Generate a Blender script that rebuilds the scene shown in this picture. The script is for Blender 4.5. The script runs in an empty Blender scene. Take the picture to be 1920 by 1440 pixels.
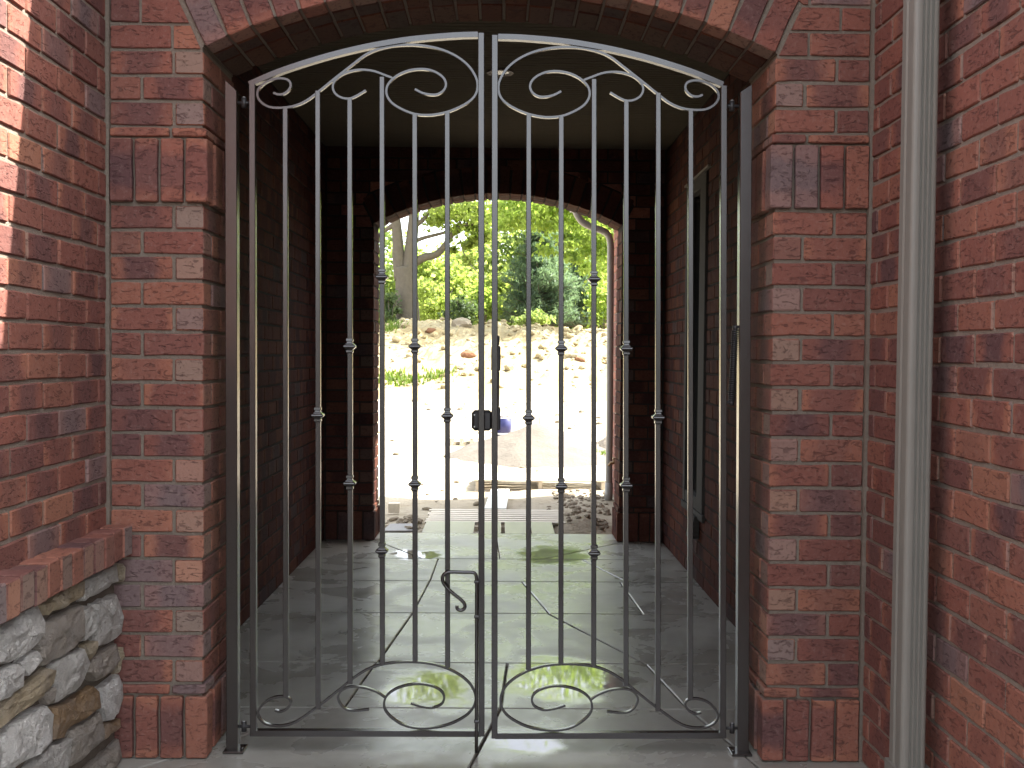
import bpy, math, random
from mathutils import Vector, Matrix, noise
from math import radians, sin, cos, pi, sqrt, atan2

random.seed(7)
scn = bpy.context.scene
COL = scn.collection
V = Vector

# ------------------------------------------------------------------ camera
F = 2000.0                      # focal length in photo pixels (photo 1920 x 1440)
CAM_H = 1.325
cam_d = bpy.data.cameras.new('camera')
cam = bpy.data.objects.new('camera', cam_d)
COL.objects.link(cam)
cam_d.sensor_width = 36.0
cam_d.lens = 36.0 * F / 1920.0
cam_d.clip_start = 0.05
cam_d.clip_end = 2000
CROT = (Matrix.Rotation(-math.atan(21 / F), 3, 'Z')
        @ Matrix.Rotation(pi / 2 - math.atan(56 / F), 3, 'X')
        @ Matrix.Rotation(radians(0.5), 3, 'Z'))
cam.matrix_world = Matrix.Translation((0, 0, CAM_H)) @ CROT.to_4x4()
scn.camera = cam
CP = V((0, 0, CAM_H))

# ------------------------------------------------------------------ light
SUN_S = V((-4.0, -1.0, -5.2)).normalized()       # direction the light travels
world = bpy.data.worlds.new('World')
scn.world = world
world.use_nodes = True
wn = world.node_tree
wn.nodes.clear()
sky = wn.nodes.new('ShaderNodeTexSky')
sky.sky_type = 'NISHITA'
sky.sun_disc = False
sky.sun_elevation = math.asin(-SUN_S.z)
sky.sun_rotation = atan2(-SUN_S.x, -SUN_S.y)
sky.air_density = 1.0
sky.dust_density = 2.5
sky.ozone_density = 0.6
bg = wn.nodes.new('ShaderNodeBackground')
bg.inputs['Strength'].default_value = 0.15
wo = wn.nodes.new('ShaderNodeOutputWorld')
hs = wn.nodes.new('ShaderNodeHueSaturation')
hs.inputs['Saturation'].default_value = 0.32      # thin white haze over the whole sky
wn.links.new(sky.outputs[0], hs.inputs['Color'])
wn.links.new(hs.outputs[0], bg.inputs[0])
wn.links.new(bg.outputs[0], wo.inputs[0])

sun_d = bpy.data.lights.new('sun', 'SUN')
sun_d.energy = 3.8
sun_d.angle = radians(0.5)
sun_d.color = (1.0, 0.95, 0.87)
sun = bpy.data.objects.new('sun', sun_d)
sun.rotation_euler = SUN_S.to_track_quat('-Z', 'Y').to_euler()
sun.location = (6, 2, 12)
COL.objects.link(sun)

vs = scn.view_settings
vs.view_transform = 'Standard'
vs.look = 'None'
vs.gamma = 1.0
vs.exposure = 2.7
try:
    vs.use_curve_mapping = False
except Exception:
    pass
scn.render.engine = 'CYCLES'
scn.cycles.max_bounces = 8
scn.cycles.diffuse_bounces = 3
scn.cycles.glossy_bounces = 4
scn.cycles.use_denoising = True

# ------------------------------------------------------------------ pixel rays: a pixel of the photo measured onto a real plane
def ray(px, py):
    return CROT @ V(((px - 960) / F, -(py - 720) / F, -1.0))
def onY(px, py, y):
    d = ray(px, py); return CP + d * (y / d.y)
def onX(px, py, x):
    d = ray(px, py); return CP + d * (x / d.x)
def onZ(px, py, z=0.0):
    d = ray(px, py); return CP + d * ((z - CAM_H) / d.z)

# ------------------------------------------------------------------ object helpers
def link(o, parent=None):
    COL.objects.link(o)
    if parent is not None:
        o.parent = parent
    return o

def tag(o, label=None, cat=None, group=None, kind=None):
    if label: o['label'] = label
    if cat: o['category'] = cat
    if group: o['group'] = group
    if kind: o['kind'] = kind
    return o

def thing(name, loc, label, cat, group=None):
    o = bpy.data.objects.new(name, None)
    o.location = loc
    o.empty_display_size = 0.1
    link(o)
    return tag(o, label, cat, group)

def wloc(o):
    p = V((0, 0, 0))
    while o is not None:
        p = p + V(o.location); o = o.parent
    return p

class MB:
    """collects world-space geometry for one mesh object"""
    def __init__(s):
        s.v = []; s.f = []; s.sm = []
    def add(s, vs_, fs_, smooth=False):
        b = len(s.v)
        s.v += [V(p) for p in vs_]
        s.f += [tuple(i + b for i in f) for f in fs_]
        s.sm += [smooth] * len(fs_)
        return s
    def box(s, a, b):
        (x0, y0, z0), (x1, y1, z1) = a, b
        return s.add([(x0, y0, z0), (x1, y0, z0), (x1, y1, z0), (x0, y1, z0),
                      (x0, y0, z1), (x1, y0, z1), (x1, y1, z1), (x0, y1, z1)],
                     [(0, 3, 2, 1), (4, 5, 6, 7), (0, 1, 5, 4), (1, 2, 6, 5), (2, 3, 7, 6), (3, 0, 4, 7)])
    def bbox(s, a, b, c=0.003):
        """box with chamfered edges"""
        (x0, y0, z0), (x1, y1, z1) = a, b
        vs_, fs_ = chamfer_box(x1 - x0, y1 - y0, z1 - z0, c)
        m = V(((x0 + x1) / 2, (y0 + y1) / 2, (z0 + z1) / 2))
        return s.add([p + m for p in vs_], fs_)
    def prism(s, poly, axis, a, b):
        """poly of 2-tuples swept along an axis from a to b"""
        n = len(poly)
        def P(p, t):
            return {'x': (t, p[0], p[1]), 'y': (p[0], t, p[1]), 'z': (p[0], p[1], t)}[axis]
        vs_ = [P(p, a) for p in poly] + [P(p, b) for p in poly]
        fs_ = [tuple(range(n - 1, -1, -1)), tuple(range(n, 2 * n))]
        fs_ += [(i, (i + 1) % n, n + (i + 1) % n, n + i) for i in range(n)]
        return s.add(vs_, fs_)
    def tube(s, pts, rad, n=8, cap=True, smooth=True):
        pts = [V(p) for p in pts]
        if not hasattr(rad, '__len__'):
            rad = [rad] * len(pts)
        t0 = (pts[1] - pts[0]).normalized()
        up = V((0, 0, 1)) if abs(t0.z) < 0.9 else V((0, 1, 0))
        nrm = (up - t0 * up.dot(t0)).normalized()
        vs_ = []; fs_ = []
        for i, p in enumerate(pts):
            if i == 0: t = (pts[1] - pts[0])
            elif i == len(pts) - 1: t = pts[-1] - pts[-2]
            else: t = pts[i + 1] - pts[i - 1]
            t.normalize()
            nrm = nrm - t * nrm.dot(t)
            if nrm.length < 1e-6: nrm = t.orthogonal()
            nrm.normalize()
            bn = t.cross(nrm)
            for k in range(n):
                a = 2 * pi * k / n
                vs_.append(p + (nrm * cos(a) + bn * sin(a)) * rad[i])
        for i in range(len(pts) - 1):
            for k in range(n):
                fs_.append((i * n + k, i * n + (k + 1) % n, (i + 1) * n + (k + 1) % n, (i + 1) * n + k))
        s.add(vs_, fs_, smooth)
        if cap:
            m = len(pts) - 1
            b = len(s.v) - len(vs_)
            s.f.append(tuple(b + k for k in range(n - 1, -1, -1))); s.sm.append(False)
            s.f.append(tuple(b + m * n + k for k in range(n))); s.sm.append(False)
        return s
    def ribbon(s, pts, w, depth, smooth=True):
        """flat bar bent in the plane y = const: w across in the plane, depth along +y"""
        pts = [V(p) for p in pts]
        n = len(pts); vs_ = []; fs_ = []
        for i, p in enumerate(pts):
            t = pts[min(i + 1, n - 1)] - pts[max(i - 1, 0)]
            t.y = 0; t.normalize()
            nn = V((-t.z, 0, t.x)) * (w / 2)
            dy = V((0, depth, 0))
            vs_ += [p - nn, p + nn, p + nn + dy, p - nn + dy]
        for i in range(n - 1):
            a, b = i * 4, i * 4 + 4
            for k in range(4):
                fs_.append((a + k, a + (k + 1) % 4, b + (k + 1) % 4, b + k))
        fs_.append((3, 2, 1, 0)); fs_.append((n * 4 - 4, n * 4 - 3, n * 4 - 2, n * 4 - 1))
        return s.add(vs_, fs_, False)
    def build(s, name, m, parent=None, smooth=None):
        me = bpy.data.meshes.new(name)
        base = wloc(parent) if parent is not None else V((0, 0, 0))
        me.from_pydata([tuple(p - base) for p in s.v], [], s.f)
        for i, p in enumerate(me.polygons):
            p.use_smooth = s.sm[i] if smooth is None else smooth
        me.materials.append(m)
        me.update()
        o = bpy.data.objects.new(name, me)
        return link(o, parent)

def chamfer_box(L, T, H, c):
    hx, hy, hz = L / 2, T / 2, H / 2
    idx = {}; vs_ = []
    for sx in (-1, 1):
        for sy in (-1, 1):
            for sz in (-1, 1):
                for ax in range(3):
                    p = [sx * (hx - c), sy * (hy - c), sz * (hz - c)]
                    p[ax] = (sx, sy, sz)[ax] * (hx, hy, hz)[ax]
                    idx[(sx, sy, sz, ax)] = len(vs_); vs_.append(V(p))
    fs_ = []
    def q(*k): fs_.append(tuple(idx[i] for i in k))
    for g in (-1, 1):
        o = [(-1, -1), (1, -1), (1, 1), (-1, 1)]
        if g < 0: o = o[::-1]
        q(*[(g, a, b, 0) for a, b in o])
        q(*[(b, g, a, 1) for a, b in o])
        q(*[(a, b, g, 2) for a, b in o])
    for a in (-1, 1):
        for b in (-1, 1):
            f = [(-1, a, b, 1), (1, a, b, 1), (1, a, b, 2), (-1, a, b, 2)]
            q(*(f if a * b < 0 else f[::-1])) if False else q(*(f if a * b > 0 else f[::-1]))
            f = [(a, -1, b, 2), (a, 1, b, 2), (a, 1, b, 0), (a, -1, b, 0)]
            q(*(f if a * b > 0 else f[::-1]))
            f = [(a, b, -1, 0), (a, b, 1, 0), (a, b, 1, 1), (a, b, -1, 1)]
            q(*(f if a * b > 0 else f[::-1]))
    for a in (-1, 1):
        for b in (-1, 1):
            for c_ in (-1, 1):
                f = [(a, b, c_, 0), (a, b, c_, 1), (a, b, c_, 2)]
                q(*(f if a * b * c_ > 0 else f[::-1]))
    return vs_, fs_

def smooth_path(pts, sub=6):
    """Catmull-Rom through 2D / 3D points"""
    pts = [V(p) for p in pts]
    P = [pts[0] * 2 - pts[1]] + pts + [pts[-1] * 2 - pts[-2]]
    out = []
    for i in range(1, len(P) - 2):
        a, b, c, d = P[i - 1], P[i], P[i + 1], P[i + 2]
        for k in range(sub):
            t = k / sub
            out.append(0.5 * ((2 * b) + (c - a) * t + (2 * a - 5 * b + 4 * c - d) * t * t + (3 * b - a - 3 * c + d) * t ** 3))
    out.append(pts[-1])
    return out

# ------------------------------------------------------------------ material helpers
class NT:
    def __init__(s, name):
        s.m = bpy.data.materials.new(name)
        s.m.use_nodes = True
        s.t = s.m.node_tree
        s.t.nodes.clear()
        s.out = s.n('ShaderNodeOutputMaterial')
    def n(s, typ, **kw):
        nd = s.t.nodes.new(typ)
        for k, v in kw.items(): setattr(nd, k, v)
        return nd
    def set(s, sock, v):
        if hasattr(v, 'is_output') or isinstance(v, bpy.types.NodeSocket): s.t.links.new(v, sock)
        elif isinstance(v, (tuple, list)) and len(v) == 3 and sock.type == 'RGBA': sock.default_value = (*v, 1)
        else: sock.default_value = v
    def math(s, op, a, b=0.0, c=0.0, clamp=False):
        nd = s.n('ShaderNodeMath', operation=op, use_clamp=clamp)
        s.set(nd.inputs[0], a); s.set(nd.inputs[1], b); s.set(nd.inputs[2], c)
        return nd.outputs[0]
    def mix(s, f, a, b, mode='MIX'):
        nd = s.n('ShaderNodeMix', data_type='RGBA', blend_type=mode)
        s.set(nd.inputs[0], f); s.set(nd.inputs[6], a); s.set(nd.inputs[7], b)
        return nd.outputs[2]
    def mixf(s, f, a, b):
        nd = s.n('ShaderNodeMix', data_type='FLOAT')
        s.set(nd.inputs[0], f); s.set(nd.inputs[2], a); s.set(nd.inputs[3], b)
        return nd.outputs[0]
    def noise(s, vec, scale, detail=4, rough=0.55, dist=0.0):
        nd = s.n('ShaderNodeTexNoise')
        if vec is not None: s.t.links.new(vec, nd.inputs['Vector'])
        nd.inputs['Scale'].default_value = scale
        nd.inputs['Detail'].default_value = detail
        nd.inputs['Roughness'].default_value = rough
        nd.inputs['Distortion'].default_value = dist
        return nd.outputs[0]
    def ramp(s, f, stops, interp='LINEAR'):
        nd = s.n('ShaderNodeValToRGB')
        cr = nd.color_ramp; cr.interpolation = interp
        while len(cr.elements) > 1: cr.elements.remove(cr.elements[-1])
        for i, (p, c) in enumerate(stops):
            e = cr.elements[0] if i == 0 else cr.elements.new(p)
            e.position = p
            e.color = (*c, 1) if isinstance(c, tuple) else (c, c, c, 1)
        s.set(nd.inputs[0], f)
        return nd.outputs[0]
    def maprange(s, v, a, b, c=0.0, d=1.0, typ='SMOOTHSTEP'):
        nd = s.n('ShaderNodeMapRange', interpolation_type=typ)
        s.set(nd.inputs[0], v)
        for i, x in enumerate((a, b, c, d)): s.set(nd.inputs[i + 1], x)
        return nd.outputs[0]
    def pos(s): return s.n('ShaderNodeNewGeometry').outputs['Position']
    def vmul(s, v, k):
        nd = s.n('ShaderNodeVectorMath', operation='MULTIPLY')
        s.set(nd.inputs[0], v); nd.inputs[1].default_value = k
        return nd.outputs[0]
    def vadd(s, a, b):
        nd = s.n('ShaderNodeVectorMath', operation='ADD')
        s.set(nd.inputs[0], a); s.set(nd.inputs[1], b)
        return nd.outputs[0]
    def bump(s, h, strength=0.4, dist=0.01, normal=None):
        nd = s.n('ShaderNodeBump')
        nd.inputs['Strength'].default_value = strength
        nd.inputs['Distance'].default_value = dist
        s.set(nd.inputs['Height'], h)
        if normal is not None: s.set(nd.inputs['Normal'], normal)
        return nd.outputs[0]
    def bsdf(s, color, rough=0.7, metal=0.0, spec=0.5, normal=None, **kw):
        nd = s.n('ShaderNodeBsdfPrincipled')
        s.set(nd.inputs['Base Color'], color); s.set(nd.inputs['Roughness'], rough)
        s.set(nd.inputs['Metallic'], metal); s.set(nd.inputs['Specular IOR Level'], spec)
        if normal is not None: s.set(nd.inputs['Normal'], normal)
        for k, v in kw.items(): s.set(nd.inputs[k], v)
        s.t.links.new(nd.outputs[0], s.out.inputs[0])
        return nd.outputs[0]

def brick_material(name, island=False, dark=1.0):
    k = NT(name)
    pos = k.pos()
    if island:
        rnd = k.n('ShaderNodeNewGeometry').outputs['Random Per Island']
    else:
        rnd = k.n('ShaderNodeObjectInfo').outputs['Random']
    r2 = k.math('FRACT', k.math('MULTIPLY', rnd, 17.31))
    r3 = k.math('FRACT', k.math('MULTIPLY', rnd, 91.77))
    base = k.ramp(rnd, [(0.0, (0.190, 0.056, 0.037)), (0.15, (0.240, 0.070, 0.039)), (0.3, (0.150, 0.050, 0.038)), (0.45, (0.225, 0.062, 0.036)),
                        (0.6, (0.275, 0.086, 0.042)), (0.75, (0.160, 0.056, 0.044)), (0.88, (0.215, 0.063, 0.037)), (1.0, (0.30, 0.105, 0.050))])
    off = k.n('ShaderNodeCombineXYZ')
    k.set(off.inputs[0], k.math('MULTIPLY', rnd, 40)); k.set(off.inputs[1], k.math('MULTIPLY', r2, 40))
    pv = k.vadd(pos, off.outputs[0])
    n1 = k.noise(pv, 11, 3, 0.6)
    n2 = k.noise(pv, 70, 5, 0.65)
    n3 = k.noise(pv, 260, 3, 0.6)
    if island:
        cen = k.maprange(n1, 0.42, 0.62)
        col = k.mix(k.math('MULTIPLY', cen, k.maprange(r2, 0.2, 0.9)), base, (0.115, 0.052, 0.055))
    else:
        tc = k.n('ShaderNodeTexCoord')
        sx = k.n('ShaderNodeSeparateXYZ'); k.t.links.new(tc.outputs['Object'], sx.inputs[0])
        ax = k.math('ABSOLUTE', sx.outputs[0])
        axn = k.math('ADD', ax, k.math('MULTIPLY', k.math('SUBTRACT', n1, 0.5), 0.10))
        cen = k.math('SUBTRACT', 1.0, k.maprange(axn, 0.03, 0.075))           # dark flashed middle
        amt = k.math('MULTIPLY', cen, k.maprange(r2, 0.3, 1.0))
        col = k.mix(amt, base, k.mix(r3, (0.100, 0.044, 0.044), (0.155, 0.056, 0.043)))
        ends = k.math('MULTIPLY', k.maprange(axn, 0.062, 0.097), k.maprange(r3, 0.25, 1.0))
        col = k.mix(k.math('MULTIPLY', ends, 0.8), col, (0.330, 0.105, 0.045))
        sn = k.n('ShaderNodeSeparateXYZ'); k.t.links.new(tc.outputs['Normal'], sn.inputs[0])
        endf = k.math('MULTIPLY', k.maprange(k.math('ABSOLUTE', sn.outputs[0]), 0.75, 0.92), k.maprange(r2, 0.1, 0.35, 0.15, 0.95))
        hd = k.ramp(r3, [(0, (0.30, 0.16, 0.105)), (0.3, (0.215, 0.155, 0.12)), (0.55, (0.36, 0.15, 0.075)), (0.8, (0.25, 0.135, 0.105)), (1, (0.19, 0.15, 0.135))])
        col = k.mix(endf, col, hd)
        # a few greyish bricks
        col = k.mix(k.math('MULTIPLY', k.maprange(r2, 0.92, 0.95), 0.5), col, (0.20, 0.15, 0.145))
    # scumbled mortar film along the arrises and grain
    col = k.mix(k.math('MULTIPLY', k.maprange(n2, 0.5, 0.75), 0.30), col, (0.30, 0.20, 0.16))
    col = k.mix(k.math('MULTIPLY', k.maprange(n2, 0.46, 0.30), 0.55), col, (0.060, 0.024, 0.022))
    big = k.noise(pos, 1.6, 3, 0.6)
    hsv = k.n('ShaderNodeHueSaturation')
    hsv.inputs['Saturation'].default_value = 0.86
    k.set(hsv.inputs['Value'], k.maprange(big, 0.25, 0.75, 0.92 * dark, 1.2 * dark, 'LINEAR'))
    k.set(hsv.inputs['Color'], col)
    stretch = k.vmul(pv, (1.0, 1.0, 2.6))
    crease = k.noise(stretch, 26, 3, 0.6, 1.2)
    pits = k.maprange(crease, 0.36, 0.44)
    h = k.math('ADD', k.math('MULTIPLY', n2, 0.55), k.math('ADD', k.math('MULTIPLY', n3, 0.18), k.math('MULTIPLY', pits, 0.5)))
    col2 = k.mix(k.math('MULTIPLY', k.math('SUBTRACT', 1.0, pits), 0.45), hsv.outputs[0], (0.055, 0.026, 0.025))
    k.bsdf(col2, k.maprange(n2, 0.3, 0.7, 0.75, 0.95), 0, 0.16 if dark == 1.0 else 0.03, k.bump(h, 0.75, 0.006))
    return k.m

def mortar_material(name, c=(0.215, 0.178, 0.142)):
    k = NT(name)
    pos = k.pos()
    n1 = k.noise(pos, 9, 4); n2 = k.noise(pos, 90, 5, 0.7)
    col = k.mix(n1, tuple(x * 0.8 for x in c), tuple(x * 1.2 for x in c))
    col = k.mix(k.maprange(n2, 0.5, 0.8, 0, 0.5), col, tuple(x * 1.55 for x in c))
    k.bsdf(col, 0.95, 0, 0.06, k.bump(k.math('ADD', n2, k.math('MULTIPLY', n1, 0.6)), 0.9, 0.008))
    return k.m

def stone_material():
    k = NT('stone')
    pos = k.pos()
    rnd = k.n('ShaderNodeObjectInfo').outputs['Random']
    r2 = k.math('FRACT', k.math('MULTIPLY', rnd, 23.7))
    oc = k.n('ShaderNodeObjectInfo').outputs['Color']
    n1 = k.noise(pos, 12, 5, 0.65, 0.4); n2 = k.noise(pos, 38, 6, 0.72, 0.5); n3 = k.noise(pos, 120, 4, 0.65)
    col = k.mix(k.maprange(n1, 0.35, 0.7, 0, 0.55), oc, k.mix(0.55, oc, (0.46, 0.43, 0.42)))
    col = k.mix(k.maprange(n2, 0.55, 0.8, 0, 0.35), col, (0.30, 0.19, 0.09))
    col = k.mix(k.maprange(n2, 0.44, 0.26, 0, 0.55), col, (0.10, 0.085, 0.075))
    col = k.mix(k.maprange(n3, 0.6, 0.75, 0, 0.4), col, (0.52, 0.50, 0.48))
    h = k.math('ADD', n2, k.math('ADD', k.math('MULTIPLY', n3, 0.35), k.math('MULTIPLY', n1, 0.8)))
    k.bsdf(col, 0.9, 0, 0.3, k.bump(h, 1.0, 0.04))
    return k.m

def paint_material(name, c, rough=0.32, spec=0.5, metal=0.0, bumpy=0.06):
    k = NT(name)
    pos = k.pos()
    n1 = k.noise(pos, 14, 3); n2 = k.noise(pos, 420, 2)
    col = k.mix(k.maprange(n1, 0.35, 0.7, 0, 0.5), c, tuple(x * 1.1 for x in c))
    k.bsdf(col, k.maprange(n1, 0.3, 0.7, rough * 0.96, rough * 1.05), metal, spec, k.bump(n2, bumpy, 0.0004))
    return k.m

def plain(name, c, rough=0.6, metal=0.0, spec=0.4, var=0.25, scale=12, bump=0.3, bd=0.004):
    k = NT(name)
    pos = k.pos()
    n1 = k.noise(pos, scale, 5, 0.62); n2 = k.noise(pos, scale * 9, 4, 0.65)
    col = k.mix(n1, tuple(x * (1 - var) for x in c), tuple(min(1, x * (1 + var)) for x in c))
    col = k.mix(k.maprange(n2, 0.5, 0.75, 0, 0.4), col, tuple(x * 0.6 for x in c))
    k.bsdf(col, rough, metal, spec, k.bump(k.math('ADD', n1, k.math('MULTIPLY', n2, 0.5)), bump, bd))
    return k.m

def wood_material(name, c, axis=(2.0, 30.0, 30.0), wet=False):
    k = NT(name)
    tc = k.n('ShaderNodeTexCoord').outputs['Object']
    rnd = k.n('ShaderNodeObjectInfo').outputs['Random']
    off = k.n('ShaderNodeCombineXYZ'); k.set(off.inputs[0], k.math('MULTIPLY', rnd, 9)); k.set(off.inputs[1], k.math('MULTIPLY', rnd, 5))
    v = k.vadd(k.vmul(tc, axis), off.outputs[0])
    n1 = k.noise(v, 1.0, 5, 0.6, 0.6); n2 = k.noise(tc, 6, 4)
    col = k.mix(n1, tuple(x * 0.62 for x in c), tuple(min(1, x * 1.2) for x in c))
    col = k.mix(k.maprange(n2, 0.5, 0.8, 0, 0.5), col, tuple(x * 0.6 for x in c))
    col = k.mix(k.math('MULTIPLY', rnd, 0.3), col, tuple(x * 0.6 for x in c))
    k.bsdf(col, 0.3 if wet else 0.8, 0, 0.45, k.bump(n1, 0.4, 0.004))
    return k.m

def leaf_material(name, cols, trans=0.5):
    k = NT(name)
    g = k.n('ShaderNodeNewGeometry')
    rnd = g.outputs['Random Per Island']
    n = k.noise(g.outputs['Position'], 0.35, 3)
    f = k.math('ADD', k.math('MULTIPLY', rnd, 0.6), k.math('MULTIPLY', k.math('SUBTRACT', n, 0.3), 0.9), clamp=True)
    col = k.ramp(f, [(i / (len(cols) - 1), c) for i, c in enumerate(cols)])
    p = k.n('ShaderNodeBsdfPrincipled')
    k.set(p.inputs['Base Color'], col); k.set(p.inputs['Roughness'], 0.5); k.set(p.inputs['Specular IOR Level'], 0.35)
    tr = k.n('ShaderNodeBsdfTranslucent')
    k.set(tr.inputs[0], k.mix(1.0, col, (1.6, 1.65, 0.95), 'MULTIPLY'))
    mx = k.n('ShaderNodeMixShader'); mx.inputs[0].default_value = trans
    k.t.links.new(p.outputs[0], mx.inputs[1]); k.t.links.new(tr.outputs[0], mx.inputs[2])
    k.t.links.new(mx.outputs[0], k.out.inputs[0])
    return k.m

PUDDLES = []          # (x, y, rx, ry) filled in below from the photo
def concrete_material():
    k = NT('wet_concrete')
    pos = k.pos()
    n1 = k.noise(pos, 1.7, 4, 0.6, 0.3); n2 = k.noise(pos, 9, 5, 0.65); n3 = k.noise(pos, 120, 4, 0.7)
    rnd = k.n('ShaderNodeObjectInfo').outputs['Random']
    col = k.mix(k.maprange(n1, 0.35, 0.65), (0.25, 0.24, 0.205), (0.37, 0.36, 0.315))
    col = k.mix(k.maprange(n2, 0.45, 0.75, 0, 0.5), col, (0.22, 0.195, 0.155))
    col = k.mix(k.maprange(rnd, 0, 1, 0, 0.25, 'LINEAR'), col, (0.40, 0.39, 0.36))
    col = k.mix(k.maprange(n3, 0.58, 0.75, 0, 0.35), col, (0.42, 0.41, 0.38))
    nd = k.noise(pos, 5, 3, 0.6)
    mask = None
    for (x, y, rx, ry) in PUDDLES:
        sub = k.n('ShaderNodeVectorMath', operation='SUBTRACT'); k.set(sub.inputs[0], pos); sub.inputs[1].default_value = (x, y, 0)
        sc = k.vmul(sub.outputs[0], (1 / rx, 1 / ry, 0))
        ln = k.n('ShaderNodeVectorMath', operation='LENGTH'); k.set(ln.inputs[0], sc)
        d = k.math('ADD', ln.outputs['Value'], k.math('MULTIPLY', k.math('SUBTRACT', nd, 0.5), 1.6))
        mk = k.maprange(d, 1.25, 0.7)
        mask = mk if mask is None else k.math('MAXIMUM', mask, mk)
    film = k.maprange(k.noise(pos, 2.6, 5, 0.62, 0.5), 0.36, 0.68)
    rough = k.mixf(film, 0.40, 0.17)
    rough = k.mixf(mask, rough, 0.016)
    col = k.mix(k.math('MULTIPLY', film, 0.22), col, (0.19, 0.18, 0.15))
    hh = k.math('ADD', k.math('MULTIPLY', n2, 0.8), k.math('MULTIPLY', n3, 0.4))
    hh = k.math('MULTIPLY', hh, k.math('SUBTRACT', 1.0, k.math('MULTIPLY', mask, 0.97)))
    k.bsdf(col, rough, 0, 0.5, k.bump(hh, 0.28, 0.004))
    return k.m

M = {}
M['brick'] = brick_material('red_brick')
M['brick_far'] = brick_material('red_brick_massed', island=True)
M['brick_in'] = brick_material('red_brick_shaded', dark=0.4)  # same red brick darkened: the passage shade is put into its colour
M['brick_in_far'] = brick_material('red_brick_shaded_massed', island=True, dark=0.4)
M['mortar'] = mortar_material('mortar')
M['mortar_in'] = mortar_material('mortar_shaded', (0.042, 0.035, 0.030))  # mortar darkened likewise, shade painted into the colour
M['mortar_side'] = mortar_material('grey_mortar', (0.26, 0.21, 0.17))
M['mortar_stone'] = mortar_material('stone_mortar', (0.15, 0.125, 0.10))
M['stone'] = stone_material()
M['bronze'] = paint_material('bronze_paint', (0.022, 0.0165, 0.014), 0.24, 1.0, 0.0, 0.0)
M['black'] = paint_material('black_plastic', (0.028, 0.026, 0.026), 0.42, 0.4)
M['zinc'] = paint_material('zinc_bolt', (0.45, 0.45, 0.45), 0.3, 0.5, 0.9)
M['gutter'] = paint_material('clay_aluminium', (0.205, 0.19, 0.162), 0.48, 0.4)
M['gutter_far'] = paint_material('clay_aluminium_far', (0.20, 0.185, 0.165), 0.35, 0.5)
M['ceiling'] = plain('beaded_soffit', (0.11, 0.092, 0.066), 0.95, 0, 0.03, 0.08, 6, 0.1)
M['trim'] = plain('grey_brown_trim', (0.060, 0.056, 0.050), 0.85, 0, 0.1, 0.12, 6, 0.1)
M['steel'] = plain('painted_steel', (0.22, 0.19, 0.16), 0.6, 0.0, 0.2)
M['roof'] = plain('dark_shingle', (0.06, 0.055, 0.05), 0.9)
M['fascia'] = plain('fascia', (0.30, 0.28, 0.25), 0.6)
M['rose'] = plain('lamp_trim', (0.13, 0.085, 0.075), 0.6, 0, 0.15)
M['lens'] = plain('lamp_lens', (0.10, 0.09, 0.085), 0.2)
k = NT('dark_glass'); k.bsdf((0.012, 0.013, 0.013), 0.06, 0, 0.5); M['glass'] = k.m
M['pallet'] = wood_material('pallet_wood', (0.60, 0.53, 0.42))
M['pallet_pale'] = wood_material('pale_pallet_wood', (0.80, 0.73, 0.60))  # paler tone of the pallet wood
M['plank'] = wood_material('pale_plank', (0.62, 0.55, 0.44), (30.0, 2.0, 30.0))
M['ramp'] = wood_material('wet_plywood', (0.34, 0.31, 0.235), (12.0, 1.5, 12.0), True)
M['bark'] = plain('bark', (0.115, 0.10, 0.078), 0.95, 0, 0.2, 0.35, 5, 0.9, 0.05)
M['sand'] = plain('grey_sand', (0.12, 0.105, 0.085), 0.95, 0, 0.2, 0.18, 3, 0.8, 0.03)
M['rock'] = plain('pale_rock', (0.27, 0.23, 0.17), 0.95, 0, 0.2, 0.25, 4, 0.9, 0.05)
M['clod'] = plain('dried_clod', (0.17, 0.14, 0.095), 0.95, 0, 0.2, 0.3, 4, 0.9, 0.03)
M['red_rock'] = plain('reddish_rock', (0.17, 0.085, 0.045), 0.95, 0, 0.2, 0.25, 4, 0.9, 0.05)
M['slate'] = plain('grey_slate', (0.22, 0.21, 0.20), 0.5)
M['blue'] = plain('blue_plastic', (0.010, 0.012, 0.075), 0.35, 0, 0.5, 0.1)
M['white'] = plain('white_plastic', (0.78, 0.78, 0.76), 0.4, 0, 0.5, 0.05)
M['brass'] = plain('weathered_brass', (0.22, 0.14, 0.07), 0.4, 0.8)
M['leaf_bright'] = leaf_material('leaf_bright', [(0.13, 0.17, 0.05), (0.21, 0.26, 0.085), (0.29, 0.34, 0.14)], 0.72)
M['leaf_mid'] = leaf_material('leaf_mid', [(0.12, 0.165, 0.06), (0.19, 0.245, 0.095), (0.26, 0.315, 0.14)], 0.6)
M['leaf_yellow'] = leaf_material('leaf_yellow', [(0.15, 0.21, 0.055), (0.22, 0.29, 0.085), (0.29, 0.36, 0.14)], 0.75)
M['leaf_pine'] = leaf_material('needles', [(0.075, 0.125, 0.095), (0.12, 0.175, 0.135), (0.18, 0.24, 0.19)], 0.4)
M['leaf_dark'] = leaf_material('leaf_dark', [(0.04, 0.07, 0.03), (0.07, 0.105, 0.045), (0.11, 0.15, 0.06)], 0.4)
M['leaf_belt'] = leaf_material('leaf_belt', [(0.02, 0.035, 0.012), (0.035, 0.055, 0.02), (0.05, 0.075, 0.028)], 0.3)
M['grass'] = leaf_material('grass_blade', [(0.05, 0.09, 0.015), (0.10, 0.15, 0.02), (0.16, 0.19, 0.04)], 0.4)

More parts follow.
